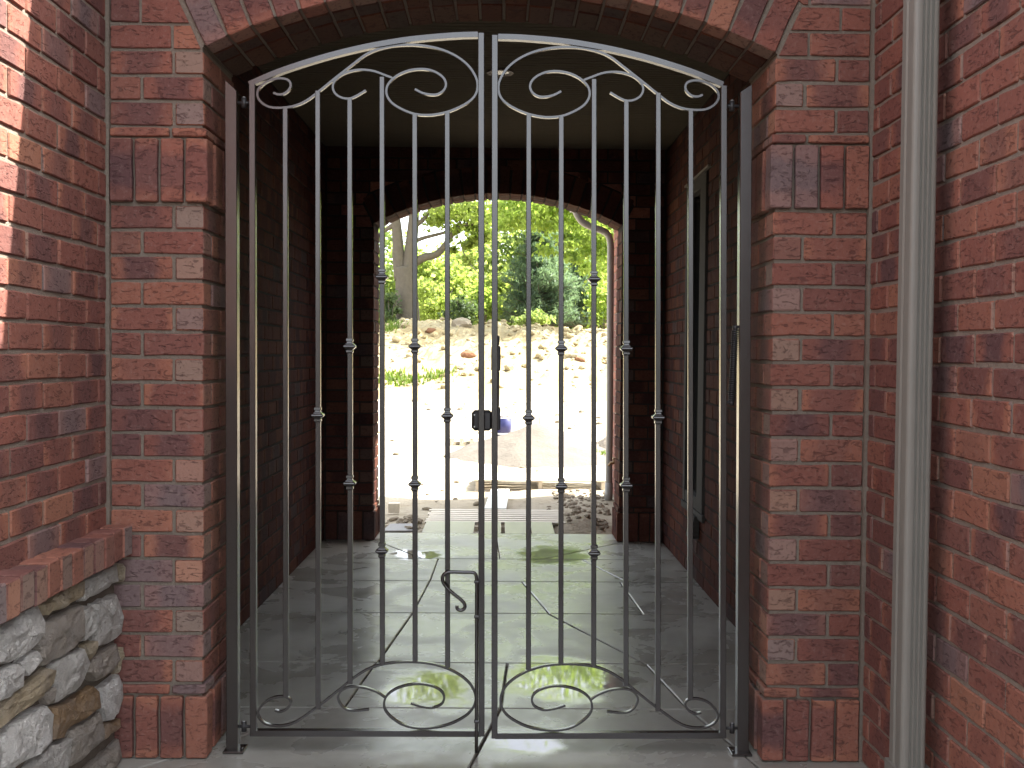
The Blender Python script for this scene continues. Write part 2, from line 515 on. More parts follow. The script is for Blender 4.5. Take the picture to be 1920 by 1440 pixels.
def soil_material(name, a, b, c):
    k = NT(name)
    pos = k.pos()
    n1 = k.noise(pos, 0.5, 5, 0.6, 0.3); n2 = k.noise(pos, 3.5, 6, 0.72, 0.4); n3 = k.noise(pos, 14, 5, 0.7)
    col = k.mix(k.maprange(n1, 0.35, 0.65), a, b)
    col = k.mix(k.maprange(n2, 0.48, 0.70, 0, 0.7), col, c)
    col = k.mix(k.maprange(n3, 0.55, 0.72, 0, 0.65), col, tuple(x * 0.4 for x in a))
    k.bsdf(col, 0.95, 0, 0.2, k.bump(k.math('ADD', n2, k.math('MULTIPLY', n3, 0.5)), 0.9, 0.06))
    return k.m
M['soil'] = soil_material('dry_soil', (0.32, 0.275, 0.20), (0.39, 0.345, 0.26), (0.26, 0.215, 0.14))
M['heap'] = soil_material('heap_soil', (0.27, 0.215, 0.115), (0.33, 0.28, 0.175), (0.20, 0.145, 0.065))

# ------------------------------------------------------------------ bricks
COURSE = 0.0817
BED = 0.0105
MOD = 0.203
BR_L = 0.1930
_brick_cache = {}
def brick_mesh(L, T, H, mat='brick'):
    var = random.randrange(6)
    key = (round(L, 3), round(T, 3), round(H, 3), var, mat)
    if key in _brick_cache: return _brick_cache[key]
    rng = random.Random(int(L * 1e5 + H * 3e4 + var * 7919))
    c = 0.0035
    prof = [(-T / 2 + c, -H / 2), (T / 2 - c, -H / 2), (T / 2, -H / 2 + c), (T / 2, H / 2 - c), (T / 2 - c, H / 2), (-T / 2 + c, H / 2), (-T / 2, H / 2 - c), (-T / 2, -H / 2 + c)]
    xs = [-L / 2, -L / 2 + c, -L / 6 + rng.uniform(-.01, .01), L / 6 + rng.uniform(-.01, .01), L / 2 - c, L / 2]
    if L < 0.06: xs = [-L / 2, -L / 2 + c, L / 2 - c, L / 2]
    vs_, fs_ = [], []
    n = 8
    for i, x in enumerate(xs):
        e = i in (0, len(xs) - 1)
        jz0, jz1, jy = rng.uniform(-.0017, .0017), rng.uniform(-.0017, .0017), rng.uniform(-.0011, .0011)
        for (y, z) in prof:
            if e: y *= (1 - 2 * c / T); z *= (1 - 2 * c / H)
            y += (jy if y > 0 else 0)
            z += jz1 if z > 0 else jz0
            vs_.append((x + rng.uniform(-.0007, .0007), y, z))
    for i in range(len(xs) - 1):
        for k_ in range(n):
            fs_.append((i * n + k_, (i + 1) * n + k_, (i + 1) * n + (k_ + 1) % n, i * n + (k_ + 1) % n))
    m = (len(xs) - 1) * n
    fs_.append(tuple(range(n))); fs_.append(tuple(m + k_ for k_ in range(n - 1, -1, -1)))
    me = bpy.data.meshes.new('brick')
    me.from_pydata(vs_, [], fs_)
    me.materials.append(M[mat])
    me.update()
    _brick_cache[key] = me
    return me

class Bricks:
    """lays bricks into one wall: the first `limit` as parts, the others joined"""
    def __init__(s, root, limit=296, mat='brick'):
        s.root = root; s.n = 0; s.mat = mat; s.limit = limit; s.rest = MB(); s.base = wloc(root)
    def put(s, c, long, out, L, T, H, part=True, name='brick'):
        if L < 0.022: return
        c = V(c); X = V(long).normalized(); Y = V(out).normalized(); Z = X.cross(Y)
        j = random.uniform(-0.0016, 0.0016)
        c = c + Y * j
        R = Matrix((X, Y, Z)).transposed()
        if part and s.n < s.limit:
            o = bpy.data.objects.new(name, brick_mesh(round(L, 3), round(T, 3), round(H, 3), s.mat))
            tilt = Matrix.Rotation(random.gauss(0, 0.003), 3, 'Y')
            o.matrix_basis = Matrix.Translation(c - s.base) @ (R @ tilt).to_4x4()
            link(o, s.root); s.n += 1
        else:
            vs_, fs_ = chamfer_box(L, T, H, 0.003)
            s.rest.add([c + R @ p for p in vs_], fs_)
    def span(s, a, b, z0, z1, n, plane, axis, part=True, T=0.092):
        """brick whose face lies on a plane: axis 'x' or 'y' runs a..b"""
        L = b - a; H = z1 - z0; m = (a + b) / 2; zc = (z0 + z1) / 2
        n = V(n); long = n.cross(V((0, 0, 1)))
        if axis == 'y': c = V((plane, m, zc)) - n * (T / 2)
        else: c = V((m, plane, zc)) - n * (T / 2)
        s.put(c, long, n, L, T, H, part)
    def courses(s, a, b, z0, z1, n, plane, axis, phase=0.0, hole=None, part=lambda u, z: True, lim=None, T=0.092):
        i = 0; z = z0
        while z < z1 - 0.03:
            zt = min(z + COURSE - BED, z1)
            lo, hi = (a, b) if lim is None else lim(z, zt)
            segs = [(lo, hi)]
            if hole:
                ha, hb, hz0, hz1 = hole
                if zt > hz0 and z < hz1: segs = [(lo, ha - 0.01), (hb + 0.01, hi)]
            for (p, q) in segs:
                u = a + phase + (MOD / 2 if i % 2 else 0) - MOD * 40
                while u < q:
                    l, r = max(u, p), min(u + BR_L, q)
                    l += random.uniform(-.0012, .0012); r += random.uniform(-.0012, .0012)
                    if r - l > 0.02:
                        dz = random.gauss(0, 0.0009)
                        s.span(l, r, z + dz, zt + dz, n, plane, axis, part((l + r) / 2, z), T)
                    u += MOD
            z += COURSE; i += 1
    def finish(s):
        if s.rest.v:
            o = s.rest.build('brickwork', M[s.mat + '_far'], s.root)
            o['kind'] = 'stuff'

# ------------------------------------------------------------------ main measures
DP = 3.45                    # front of the gate piers
XL = onY(202, 664, DP).x     # courtyard side walls
XR = onY(1627, 664, DP).x
PLI = onY(382, 664, DP).x    # inner edges of the piers
PRI = onY(1446, 664, DP).x
TL, TR = -1.240, 1.150       # passage walls
DB = 3.835                    # back of the gate arch wall
DF0, DF1 = 7.53, 7.86        # far arch wall
FLI, FRI = -0.898, 0.845
CEIL = 2.76
DG = 3.505                   # plane of the gate front

for (px, py, rx, ry) in [(1045, 1272, 0.25, 0.30), (1040, 1042, 0.22, 0.34), (805, 1290, 0.18, 0.24), (780, 1040, 0.2, 0.2), (985, 1392, 0.12, 0.10)]:
    p = onZ(px, py); PUDDLES.append((p.x, p.y, rx, ry))
M['concrete'] = concrete_material()

# ------------------------------------------------------------------ ground
def fbm(x, y, s, o=4):
    return noise.fractal(V((x * s, y * s, 3.3)), 0.9, 2.1, o)

def axis_pts(fine0, fine1, step, far):
    a = []
    x = fine0
    while x < fine1: a.append(x); x += step; step *= 1.0
    st = step; x = fine1
    while x < far: a.append(x); st *= 1.35; x += st
    a.append(far)
    st = step; x = fine0
    while x > -far:
        st *= 1.35; x -= st
        a.insert(0, max(x, -far))
    return a

gx = axis_pts(-7, 7, 0.16, 900)
gy = []
y = 7.0; st = 0.10
while y < 52: gy.append(y); y += st; st *= 1.018
while y < 900: gy.append(y); y += st; st *= 1.4
gy.append(900)
y = 7.0; st = 0.5
while y > -900: y -= st; st *= 1.5; gy.insert(0, max(y, -900))

def ground_z(x, y):
    z = -0.125
    inside = abs(x) < 7 and 7.9 < y < 52
    if inside:
        z = -0.11 + 0.035 * fbm(x, y, 0.7) + 0.02 * fbm(x, y, 3.0)
        ew = max(0.0, 1 - abs(y - 8.2) / 0.7)
        # raised loose earth beside the ramp
        rt = math.exp(-((x - 0.62) / 0.22) ** 2 - ((y - 8.55) / 0.38) ** 2)
        z += rt * (0.15 + 0.05 * fbm(x, y, 6))
        lf = math.exp(-((x + 0.72) / 0.25) ** 2 - ((y - 8.6) / 0.55) ** 2)
        z += lf * (0.09 + 0.03 * fbm(x, y, 7))
        if y > 20: z += (y - 20) * 0.006
        if y > 26: z += 0.06 * fbm(x, y, 0.9)
    elif y > 50: z = 0.2
    if abs(x) < 7 and 0 < y <= 7.9: z = -0.16
    return z
g = MB()
nx, ny = len(gx), len(gy)
g.add([(x, y, ground_z(x, y)) for y in gy for x in gx],
      [(j * nx + i, j * nx + i + 1, (j + 1) * nx + i + 1, (j + 1) * nx + i) for j in range(ny - 1) for i in range(nx - 1)], True)
tag(g.build('ground', M['soil']), kind='structure')

k = soil_material('dark_ground', (0.050, 0.050, 0.050), (0.062, 0.060, 0.058), (0.042, 0.042, 0.040))  # unseen dark ground, added to cut light bounced onto gate and soffit
M['dark_ground'] = k
tag(MB().box((-14, -40, -0.3), (14, 1.44, -0.03)).build('unseen_dark_ground', M['dark_ground']), kind='structure')

# ------------------------------------------------------------------ paved floor: slabs with recessed joints
fl = MB().box((TL - 0.03, 1.45, -0.15), (TR + 0.06, DF1 + 0.0, -0.014))
floor = fl.build('floor', M['mortar_stone'])
tag(floor, kind='structure')

def clip_half(poly, p, n):
    """keep the side of the line through p with normal n where dot >= 0"""
    out = []
    for i in range(len(poly)):
        a, b = poly[i], poly[(i + 1) % len(poly)]
        da, db = (a - p).dot(n), (b - p).dot(n)
        if da >= 0: out.append(a)
        if da * db < 0: out.append(a + (b - a) * (da / (da - db)))
    return out
def inset(poly, d):
    out = poly
    for i in range(len(poly)):
        a, b = poly[i], poly[(i + 1) % len(poly)]
        e = (b - a)
        if e.length < 1e-5: continue
        e.normalize(); n = V((-e.y, e.x))
        out = clip_half(out, a + n * d, n)
        if len(out) < 3: return []
    return out
def slab(poly):
    if sum(a.x * b.y - b.x * a.y for a, b in zip(poly, poly[1:] + poly[:1])) < 0: poly = poly[::-1]
    # wavy, hand tooled edges
    q = inset(poly, 0.0036)
    if len(q) < 3: return
    q2 = inset(q, 0.004)
    if len(q2) != len(q): q2 = [p + (sum(q, V((0, 0))) / len(q) - p) * 0.03 for p in q]
    n = len(q)
    s = MB()
    s.add([(p.x, p.y, -0.13) for p in q] + [(p.x, p.y, -0.0035) for p in q] + [(p.x, p.y, 0.0) for p in q2],
          [(i, (i + 1) % n, n + (i + 1) % n, n + i) for i in range(n)] +
          [(n + i, n + (i + 1) % n, 2 * n + (i + 1) % n, 2 * n + i) for i in range(n)] + [tuple(range(2 * n, 3 * n))])
    c = sum(q, V((0, 0))) / n
    o = s.build('paving_slab', M['concrete'], floor)
    return o

def P2(px, py):
    p = onZ(px, py); return V((p.x, p.y))
Xa, Xb = TL - 0.025, TR + 0.055
bands_px = [1048, 1090, 1150, 1243, 1328]
ys = [DF1 - 0.01] + [P2(939, b).y for b in bands_px] + [2.75, 1.5]
cuts = [
    [((690, 1008), (825, 1060)), ((1180, 1014), (1085, 1034)), ((930, 1000), (938, 1050))],
    [((822, 1046), (804, 1094)), ((1085, 1046), (1185, 1096))],
    [((806, 1088), (770, 1156)), ((978, 1090), (1036, 1158)), ((1160, 1088), (1206, 1152))],
    [((774, 1148), (704, 1248)), ((1030, 1152), (1208, 1244))],
    [((706, 1240), (640, 1334)), ((952, 1240), (938, 1334)), ((1206, 1240), (1292, 1332))],
    [((640, 1322), (470, 1375)), ((940, 1326), (880, 1440)), ((1284, 1324), (1400, 1420))],
    [((880, 1440), (840, 1560))],
]
for bi in range(len(ys) - 1):
    y1, y0 = ys[bi], ys[bi + 1]
    polys = [[V((Xa, y0)), V((Xb, y0)), V((Xb, y1)), V((Xa, y1))]]
    for (a, b) in cuts[bi]:
        a, b = P2(*a), P2(*b)
        n = V((-(b - a).y, (b - a).x)).normalized()
        nxt = []
        for p in polys:
            for sgn in (1, -1):
                r = clip_half(p, a, n * sgn)
                if len(r) >= 3 and abs(sum(u.x * w.y - w.x * u.y for u, w in zip(r, r[1:] + r[:1]))) > 0.004: nxt.append(r)
        polys = nxt
    for p in polys: slab(p)

# ------------------------------------------------------------------ arch walls with piers
def arch_wall(name, label, D, Dk, xol, xli, xri, xor, zs, zc, top, ev_l, ev_r, limit=298, bands=True, xcore=0.0, partz=2.62, mat='brick', mmat='mortar'):
    w = thing(name, ((xli + xri) / 2, D, 0), label, 'arch wall')
    B = Bricks(w, limit, mat)
    xm = (xli + xri) / 2; hw = (xri - xli) / 2; rise = zc - zs
    R = (hw * hw + rise * rise) / (2 * rise); cz = zc - R
    am = math.asin(hw / R)
    RO = R + 0.203
    T = Dk - D
    rec = 0.007
    # mortar core: two legs and the arched head, all set back behind the brick faces
    core = MB()
    core.box((xol - xcore, D + rec, -0.1), (xli - rec, Dk - rec, zs))
    core.box((xri + rec, D + rec, -0.1), (xor + xcore, Dk - rec, zs))
    N = 28
    arc = [(xm + (R + rec) * sin(-am + 2 * am * i / N), cz + (R + rec) * cos(-am + 2 * am * i / N)) for i in range(N + 1)]
    for i in range(N):
        (xa, za), (xb, zb) = arc[i], arc[i + 1]
        core.prism([(xa, za), (xb, zb), (xb, top), (xa, top)], 'y', D + rec, Dk - rec)
    core.box((xol - xcore, D + rec, zs), (arc[0][0], Dk - rec, top))
    core.box((arc[-1][0], D + rec, zs), (xor + xcore, Dk - rec, top))
    core.build('mortar', M[mmat], w)
    zb = 0.249
    for side in (1, -1):
        xi = xli if side == 1 else xri
        xo = xol if side == 1 else xor
        ev = ev_l if side == 1 else ev_r
        nrev = V((side, 0, 0)); nf = V((0, -1, 0))
        def fspan(a, b, z0, z1, d=0.0, T_=0.092):
            lo, hi = min(a, b), max(a, b)
            B.span(lo, hi, z0, z1, nf, D - d, 'x', True, T_)
        def course(z0, isA):
            z1 = z0 + COURSE - BED
            if isA:
                B.span(D, D + 0.194, z0, z1, nrev, xi, 'y')
                B.span(D + 0.204, Dk, z0, z1, nrev, xi, 'y')
                fspan(xo + side * 0.0095, xi - side * 0.102, z0, z1)
            else:
                fspan(xi - side * 0.194, xi, z0, z1)
                fspan(xo + side * 0.0095, xi - side * 0.204, z0, z1)
                B.span(D + 0.102, Dk, z0, z1, nrev, xi, 'y')
        def soldiers(z0, z1, pr):
            n = 4; wd = abs(xi - xo)
            for i in range(n):
                a = xi + side * pr - side * (wd + pr) * i / n
                wb = (wd + pr) / n - 0.0105
                c = V((a - side * wb / 2, D - pr + wb / 2, (z0 + z1) / 2))
                B.put(c, (0, 0, 1), nf, z1 - z0, wb, wb)
            for i in range(1, 4):
                y0 = D - pr + (T + pr) * i / 4
                wb = (T + pr) / 4 - 0.0105
                B.put(V((xi + side * pr - wb / 2 * side, y0 + wb / 2, (z0 + z1) / 2)), (0, 0, 1), nrev, z1 - z0, wb, wb)
        def thin(z0, z1, pr):
            fspan(xi + side * pr, xi - side * 0.10, z0, z1, pr, 0.11)
            fspan(xi - side * 0.11, xo + side * 0.0095, z0, z1, pr, 0.11)
            B.span(D - pr + 0.12, Dk, z0, z1, nrev, xi + side * pr, 'y', True, 0.11)
        cx0, cx1 = sorted((xo - side * 0.006, xo + side * 0.0085))
        MB().box((cx0, D - 0.011, -0.05), (cx1, D + 0.0065, top)).build('corner_joint', M[mmat], w)
        soldiers(0.004, 0.204, 0.014)
        thin(0.212, 0.2405, 0.008)
        for i in range(19): course(zb + i * COURSE, (i % 2 == 0) == ev)
        zt = zb + 19 * COURSE
        if bands:
            soldiers(zt + 0.002, zt + 0.203, 0.015)
            thin(zt + 0.212, zt + 0.238, 0.009)
            z = zt + 0.2475
        else:
            z = zt
        i = 0
        while z + COURSE < zs + 0.03:
            course(z, (i % 2 == 0) == ev); z += COURSE; i += 1
        # spandrel courses stopping at the skewback and the outer ring
        while z < top - 0.03:
            z1 = min(z + COURSE - BED, top)
            def lim(zz):
                k_ = math.tan(am)
                xs_ = xi - side * max(0.0, zz - zs) * k_
                if zz > cz + RO * cos(am):
                    q_ = max(0.0, RO * RO - (zz - cz) ** 2)
                    xs_ = xm - side * sqrt(q_)
                return xs_
            lm = lim(z1) - side * 0.012
            if (lim(z) - lim(z1)) * side > 0: lm = lim(z) - side * 0.012
            full = (xm - lm) * side < 0.03
            e = xm if full else lm
            u = xi + side * 1.0
            st_ = 0.0 if i % 2 else MOD / 2
            u = xo + side * (0.0095 - st_)
            while (e - u) * side > 0:
                a_, b_ = u, u + side * BR_L
                if (a_ - xo) * side < 0.0095: a_ = xo + side * 0.0095
                if (b_ - e) * side > 0: b_ = e
                if (b_ - a_) * side > 0.02:
                    if b_ == e and not full and z < partz:
                        g_ = side * 0.012
                        q_ = [(a_, z), (lim(z) - g_, z), (lim(z1) - g_, z1), (a_, z1)]
                        if side < 0: q_ = q_[::-1]
                        MB().prism(q_, 'y', D + 0.0005, D + 0.09).build('brick', M['brick'], w)
                    else:
                        lo, hi = min(a_, b_), max(a_, b_)
                        B.span(lo, hi, z, z1, nf, D, 'x', z < partz)
                u += side * MOD
            z += COURSE; i += 1
    # voussoirs: three rings deep
    nv = int(round(2 * am * R / 0.0817))
    dep = [(D - 0.002, D + 0.092), (D + 0.102, D + 0.194), (D + 0.204, Dk)]
    for (ya, yb) in dep:
        for i in range(nv):
            a = -am + 2 * am * (i + 0.5) / nv
            rd = V((sin(a), 0, cos(a)))
            rl = 0.194
            c = V((xm, (ya + yb) / 2, cz)) + rd * (R + rl / 2)
            wb = 2 * am * (R + 0.03) / nv - 0.011
            B.mat = mat if ya < D else 'brick_in'  # inner rings take the darkened brick, soffit shade painted in
            B.put(c, rd, (0, -1, 0), rl, yb - ya, wb)
    B.mat = mat
    B.finish()
    return w, (xm, R, cz, am)

arch_wall('gate_arch_wall', 'red brick arch and piers framing the iron gate, soldier bands top and bottom', DP, DB, XL, PLI, PRI, XR, 2.300, 2.508, 2.99, True, False, 299, True, 0.0, 2.55)
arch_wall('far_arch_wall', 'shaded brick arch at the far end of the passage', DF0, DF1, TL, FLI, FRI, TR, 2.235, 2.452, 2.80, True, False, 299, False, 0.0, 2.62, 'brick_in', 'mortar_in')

# ------------------------------------------------------------------ courtyard side walls
def core_wall(parent, boxes, m='mortar'):
    mb = MB()
    for a, b in boxes: mb.box(a, b)
    return mb.build('mortar', M[m], parent)

lw = thing('brick_wall', (XL, 2.2, 0), 'left brick side wall with a strip of sunlight, above the stone ledge', 'wall')
core_wall(lw, [((XL - 0.22, 1.0, -0.1), (XL - 0.0065, DF1, 3.2))], 'mortar_side')
B = Bricks(lw)
B.courses(1.0, DP - 0.012, 0.66 + 0.012, 3.2, (1, 0, 0), XL, 'y', DP - 0.07 - 1.0, None, lambda u, z: u > 2.35 and z < 2.6)
B.courses(1.0, DP - 0.2, 0.0, 0.60, (1, 0, 0), XL - 0.004, 'y', 0.0, None, lambda u, z: False)
B.finish()

rw = thing('brick_wall', (XR, 2.2, 0), 'right brick side wall standing behind the big downspout', 'wall')
core_wall(rw, [((XR + 0.006, 1.0, -0.1), (XR + 0.3, DF1, 3.88))], 'mortar_side')
B = Bricks(rw)
B.courses(1.0, DP - 0.012, 0.006, 3.85, (-1, 0, 0), XR, 'y', DP - 0.16 - 1.0, None, lambda u, z: u > 2.1 and z < 2.6)
B.finish()

# ------------------------------------------------------------------ passage walls
pl = thing('passage_wall', (TL, 5.5, 0), 'shaded brick wall on the left inside the passage', 'wall')
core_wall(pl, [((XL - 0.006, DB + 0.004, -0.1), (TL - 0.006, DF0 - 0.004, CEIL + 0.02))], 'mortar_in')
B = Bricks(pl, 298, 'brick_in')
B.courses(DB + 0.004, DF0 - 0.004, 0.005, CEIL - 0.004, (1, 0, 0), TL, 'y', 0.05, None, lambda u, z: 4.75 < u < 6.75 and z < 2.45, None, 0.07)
B.finish()

WY0, WY1, WZ0, WZ1 = 5.98, 6.62, 0.43, 2.36
pr = thing('passage_wall', (TR, 5.5, 0), 'shaded brick wall on the right inside the passage, holding the narrow window', 'wall')
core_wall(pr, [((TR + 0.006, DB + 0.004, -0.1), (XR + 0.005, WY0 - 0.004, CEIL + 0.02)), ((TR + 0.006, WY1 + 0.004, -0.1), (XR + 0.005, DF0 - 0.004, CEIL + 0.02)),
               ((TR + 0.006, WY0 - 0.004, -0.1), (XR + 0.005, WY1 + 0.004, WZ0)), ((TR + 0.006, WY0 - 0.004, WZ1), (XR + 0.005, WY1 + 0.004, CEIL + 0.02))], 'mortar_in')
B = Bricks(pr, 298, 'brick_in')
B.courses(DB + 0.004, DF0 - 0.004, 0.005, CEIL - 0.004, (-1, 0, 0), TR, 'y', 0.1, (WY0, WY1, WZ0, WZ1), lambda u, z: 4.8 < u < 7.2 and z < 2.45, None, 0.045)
B.finish()
win = MB()
fw = 0.07
xf0, xf1 = TR - 0.012, XR + 0.006
win.bbox((xf0, WY0, WZ0), (xf1, WY0 + 0.17, WZ1)); win.bbox((xf0, WY1 - fw, WZ0), (xf1, WY1, WZ1))
win.bbox((xf0 + 0.002, WY0 + 0.172, WZ1 - fw), (xf1, WY1 - fw - 0.002, WZ1)); win.bbox((xf0 + 0.002, WY0 + 0.172, WZ0), (xf1, WY1 - fw - 0.002, WZ0 + fw))
wnd = win.build('window', M['trim'], pr)
MB().box((TR + 0.03, WY0 + 0.16, WZ0 + 0.06), (TR + 0.036, WY1 - 0.06, WZ1 - 0.06)).build('pane', M['glass'], wnd)
MB().bbox((TR - 0.016, WY0 - 0.03, WZ0 - 0.045), (TR + 0.03, WY1 + 0.03, WZ0 - 0.004)).build('sill', M['trim'], wnd)
MB().box((TR - 0.014, WY0 - 0.06, WZ1 + 0.012), (TR + 0.02, WY1 + 0.06, WZ1 + 0.024)).build('lintel', M['steel'], wnd)
# vent hood low on that wall
vh = thing('vent_hood', (TR, 6.2, 0.28), 'small louvred vent hood low on the right passage wall under the window', 'vent')
b = MB(); b.prism([(TR - 0.055, 0.27), (TR - 0.002, 0.27), (TR - 0.002, 0.40), (TR - 0.03, 0.40)], 'y', 6.10, 6.24)
b.build('hood', M['trim'], vh)
for i in range(4):
    MB().bbox((TR - 0.05 + 0.006 * i, 6.088, 0.285 + i * 0.027), (TR - 0.006, 6.098, 0.292 + i * 0.027), 0.001).build('louvre', M['trim'], vh)

# ------------------------------------------------------------------ ceiling, lamp, roofs
ce = MB()
yy = DB - 0.3
ce.box((TL - 0.02, DB, CEIL + 0.012), (TR + 0.04, DF0, CEIL + 0.03))
ceil = ce.build('ceiling', M['ceiling']); tag(ceil, kind='structure')
bd = MB(); yy = DB
while yy < DF0 - 0.05:
    bd.bbox((TL + 0.001, yy, CEIL), (TR - 0.001, yy + 0.0405, CEIL + 0.011), 0.003); yy += 0.0445
o = bd.build('ceiling_board', M['ceiling'], ceil); o['kind'] = 'stuff'
lc = onZ(938, 135, CEIL)
lamp = thing('recessed_lamp', (lc.x, lc.y, CEIL), 'round recessed ceiling lamp, unlit, in the dark passage ceiling', 'ceiling lamp')
def ring(mb, c, r0, r1, z0, z1, n=28):
    vs_ = []; fs_ = []
    for i in range(n):
        a = 2 * pi * i / n
        for (r, z) in ((r0, z0), (r1, z0), (r1, z1), (r0, z1)):
            vs_.append((c.x + r * cos(a), c.y + r * sin(a), z))
    for i in range(n):
        j = (i + 1) % n
        for q in range(4): fs_.append((i * 4 + q, j * 4 + q, j * 4 + (q + 1) % 4, i * 4 + (q + 1) % 4))
    return mb.add(vs_, fs_)
ring(MB(), lc, 0.048, 0.068, CEIL - 0.007, CEIL - 0.0005).build('trim_ring', M['rose'], lamp)
MB().tube([(lc.x, lc.y, CEIL - 0.004), (lc.x, lc.y, CEIL - 0.0008)], 0.047, 24).build('lens', M['lens'], lamp)

def roof(name, label, poly, a, b, axis='x'):
    r = thing(name, (0, 5, 3), label, 'roof')
    MB().prism(poly, axis, a, b).build('roof_slab', M['roof'], r)
    return r
roof('passage_roof', 'shingled roof over the arched passage', [(3.075, 3.0), (8.3, 3.0), (8.3, 3.16), (5.66, 4.5), (3.075, 3.0 + 0.16)], XL - 0.2, XR - 0.31)
rr = roof('wing_roof', 'roof over the right brick wing', [(0.90, 3.9), (6.5, 3.9), (6.5, 4.0), (3.7, 5.2), (0.90, 4.02)], 0.6, 8.3, 'y')
roof('wing_roof', 'roof over the left brick wing', [(-6.5, 3.21), (XL - 0.03, 3.21), (XL - 0.03, 3.3), (-4, 4.6), (-6.5, 3.3)], 0.9, 8.3, 'y')

# ------------------------------------------------------------------ stone ledge on the left
SX = -1.205
CAPZ0, CAPZ1 = 0.668, 0.763
led = thing('stone_ledge', (SX, 2.5, 0), 'rough stone faced ledge with a brick cap along the left wall', 'ledge')
core_wall(led, [((XL - 0.0065, 1.0, -0.1), (SX - 0.036, DP - 0.018, CAPZ0 - 0.002))], 'mortar_stone')
B = Bricks(led, 60)
y = DP - 0.014
while y > 1.02:
    w_ = 0.071
    pr_ = random.uniform(-0.002, 0.002)
    B.put(V(((XL + SX + 0.02) / 2 + pr_, y - w_ / 2, (CAPZ0 + CAPZ1) / 2 + random.uniform(-.0015, .0015))), (1, 0, 0), (0, 0, 1), SX + 0.02 - XL, CAPZ1 - CAPZ0, w_)
    y -= w_ + 0.0085
B.finish()
MB().box((XL + 0.001, 1.0, CAPZ0 + 0.004), (SX + 0.014, DP - 0.016, CAPZ1 - 0.005)).build('cap_mortar', M['mortar'], led)

GREY = (0.60, 0.56, 0.50); LGREY = (0.74, 0.70, 0.64); TAN = (0.43, 0.34, 0.22); BROWN = (0.34, 0.215, 0.11); WARM = (0.38, 0.325, 0.265)
stones = [
 (LGREY, [(20,690),(130,600),(250,515),(275,620),(265,680),(180,780),(90,850),(20,850)]),
 (TAN, [(265,520),(380,440),(495,385),(500,460),(390,540),(280,580)]),
 (GREY, [(505,385),(600,330),(690,300),(685,390),(600,440),(500,500)]),
 (TAN, [(697,290),(735,280),(735,375),(692,380)]),
 (WARM, [(268,650),(300,620),(420,560),(490,525),(495,700),(400,790),(290,860),(265,820)]),
 (GREY, [(500,550),(530,530),(555,560),(550,680),(500,725),(494,640)]),
 (GREY, [(562,520),(690,465),(720,490),(725,660),(640,740),(562,755)]),
 (TAN, [(510,750),(545,725),(550,800),(530,830),(515,800)]),
 (LGREY, [(150,850),(190,795),(240,780),(262,830),(180,920)]),
 (LGREY, [(0,930),(120,855),(165,880),(150,980),(70,1040),(0,1070)]),
 (GREY, [(335,870),(380,820),(500,770),(525,850),(500,940),(440,1010),(352,1070),(340,960)]),
 (WARM, [(520,900),(560,820),(680,740),(690,830),(650,900),(560,950)]),
 (TAN, [(694,760),(712,765),(714,890),(688,910)]),
 (TAN, [(0,1130),(120,1020),(300,880),(336,890),(330,960),(200,1090),(60,1190),(0,1240)]),
 (LGREY, [(590,990),(690,915),(720,950),(725,1110),(620,1175),(595,1100)]),
 (BROWN, [(330,1100),(400,1080),(550,980),(585,1010),(580,1100),(440,1200),(380,1270),(330,1280)]),
 (LGREY, [(45,1260),(200,1130),(290,1090),(325,1140),(325,1290),(200,1380),(100,1440),(40,1440)]),
 (WARM, [(430,1230),(580,1120),(605,1150),(600,1280),(480,1400),(425,1430),(425,1300)]),
 (BROWN, [(610,1195),(720,1145),(720,1190),(610,1280)]),
 (GREY, [(200,1440),(300,1330),(422,1275),(424,1400),(400,1470),(200,1520)]),
 (WARM, [(530,1440),(600,1380),(720,1260),(720,1360),(640,1470),(540,1510)]),
 (GREY, [(0,1300),(25,1290),(38,1330),(30,1440),(0,1440)]),
 (WARM, [(280,1020),(328,985),(342,1075),(300,1085)]),
 (LGREY, [(-60,700),(12,690),(14,830),(-60,900)]),
]
def stone_mesh(poly, xf):
    """poly: list of (y, z) on the wall; a rough faced stone standing proud"""
    n0 = len(poly)
    c = sum(poly, V((0, 0))) / n0
    ar = 0
    pts = []
    for i in range(n0):
        a, b = poly[i], poly[(i + 1) % n0]
        ln = (b - a).length
        k_ = max(1, int(ln / 0.035))
        for j in range(k_):
            p = a + (b - a) * (j / k_)
            if j: p = p + V((random.uniform(-1, 1), random.uniform(-1, 1))) * 0.004
            pts.append(p)
    n = len(pts)
    ar = abs(sum(pts[i].x * pts[(i + 1) % n].y - pts[(i + 1) % n].x * pts[i].y for i in range(n))) / 2
    r = sqrt(ar)
    bulge = min(0.03, 0.016 + r * 0.08)
    vs_ = []
    seed = random.uniform(0, 50)
    for (k_, dx) in ((1.0, -0.06), (1.0, -0.014), (0.95, 0.004), (0.68, 0.010), (0.32, 0.012)):
        for p in pts:
            q = c + (p - c) * k_
            h = xf + dx
            if dx > 0: h += 0.014 * noise.noise(V((q.x * 13, q.y * 13, seed))) + 0.010 * noise.noise(V((q.x * 45, q.y * 45, seed)))
            vs_.append((h, q.x, q.y))
    vs_.append((xf + 0.013 + random.uniform(-.006, .006), c.x, c.y))
    fs_ = []
    for l in range(4):
        for i in range(n):
            fs_.append((l * n + i, l * n + (i + 1) % n, (l + 1) * n + (i + 1) % n, (l + 1) * n + i))
    for i in range(n): fs_.append((4 * n + i, 4 * n + (i + 1) % n, 5 * n))
    return vs_, fs_
placed = []
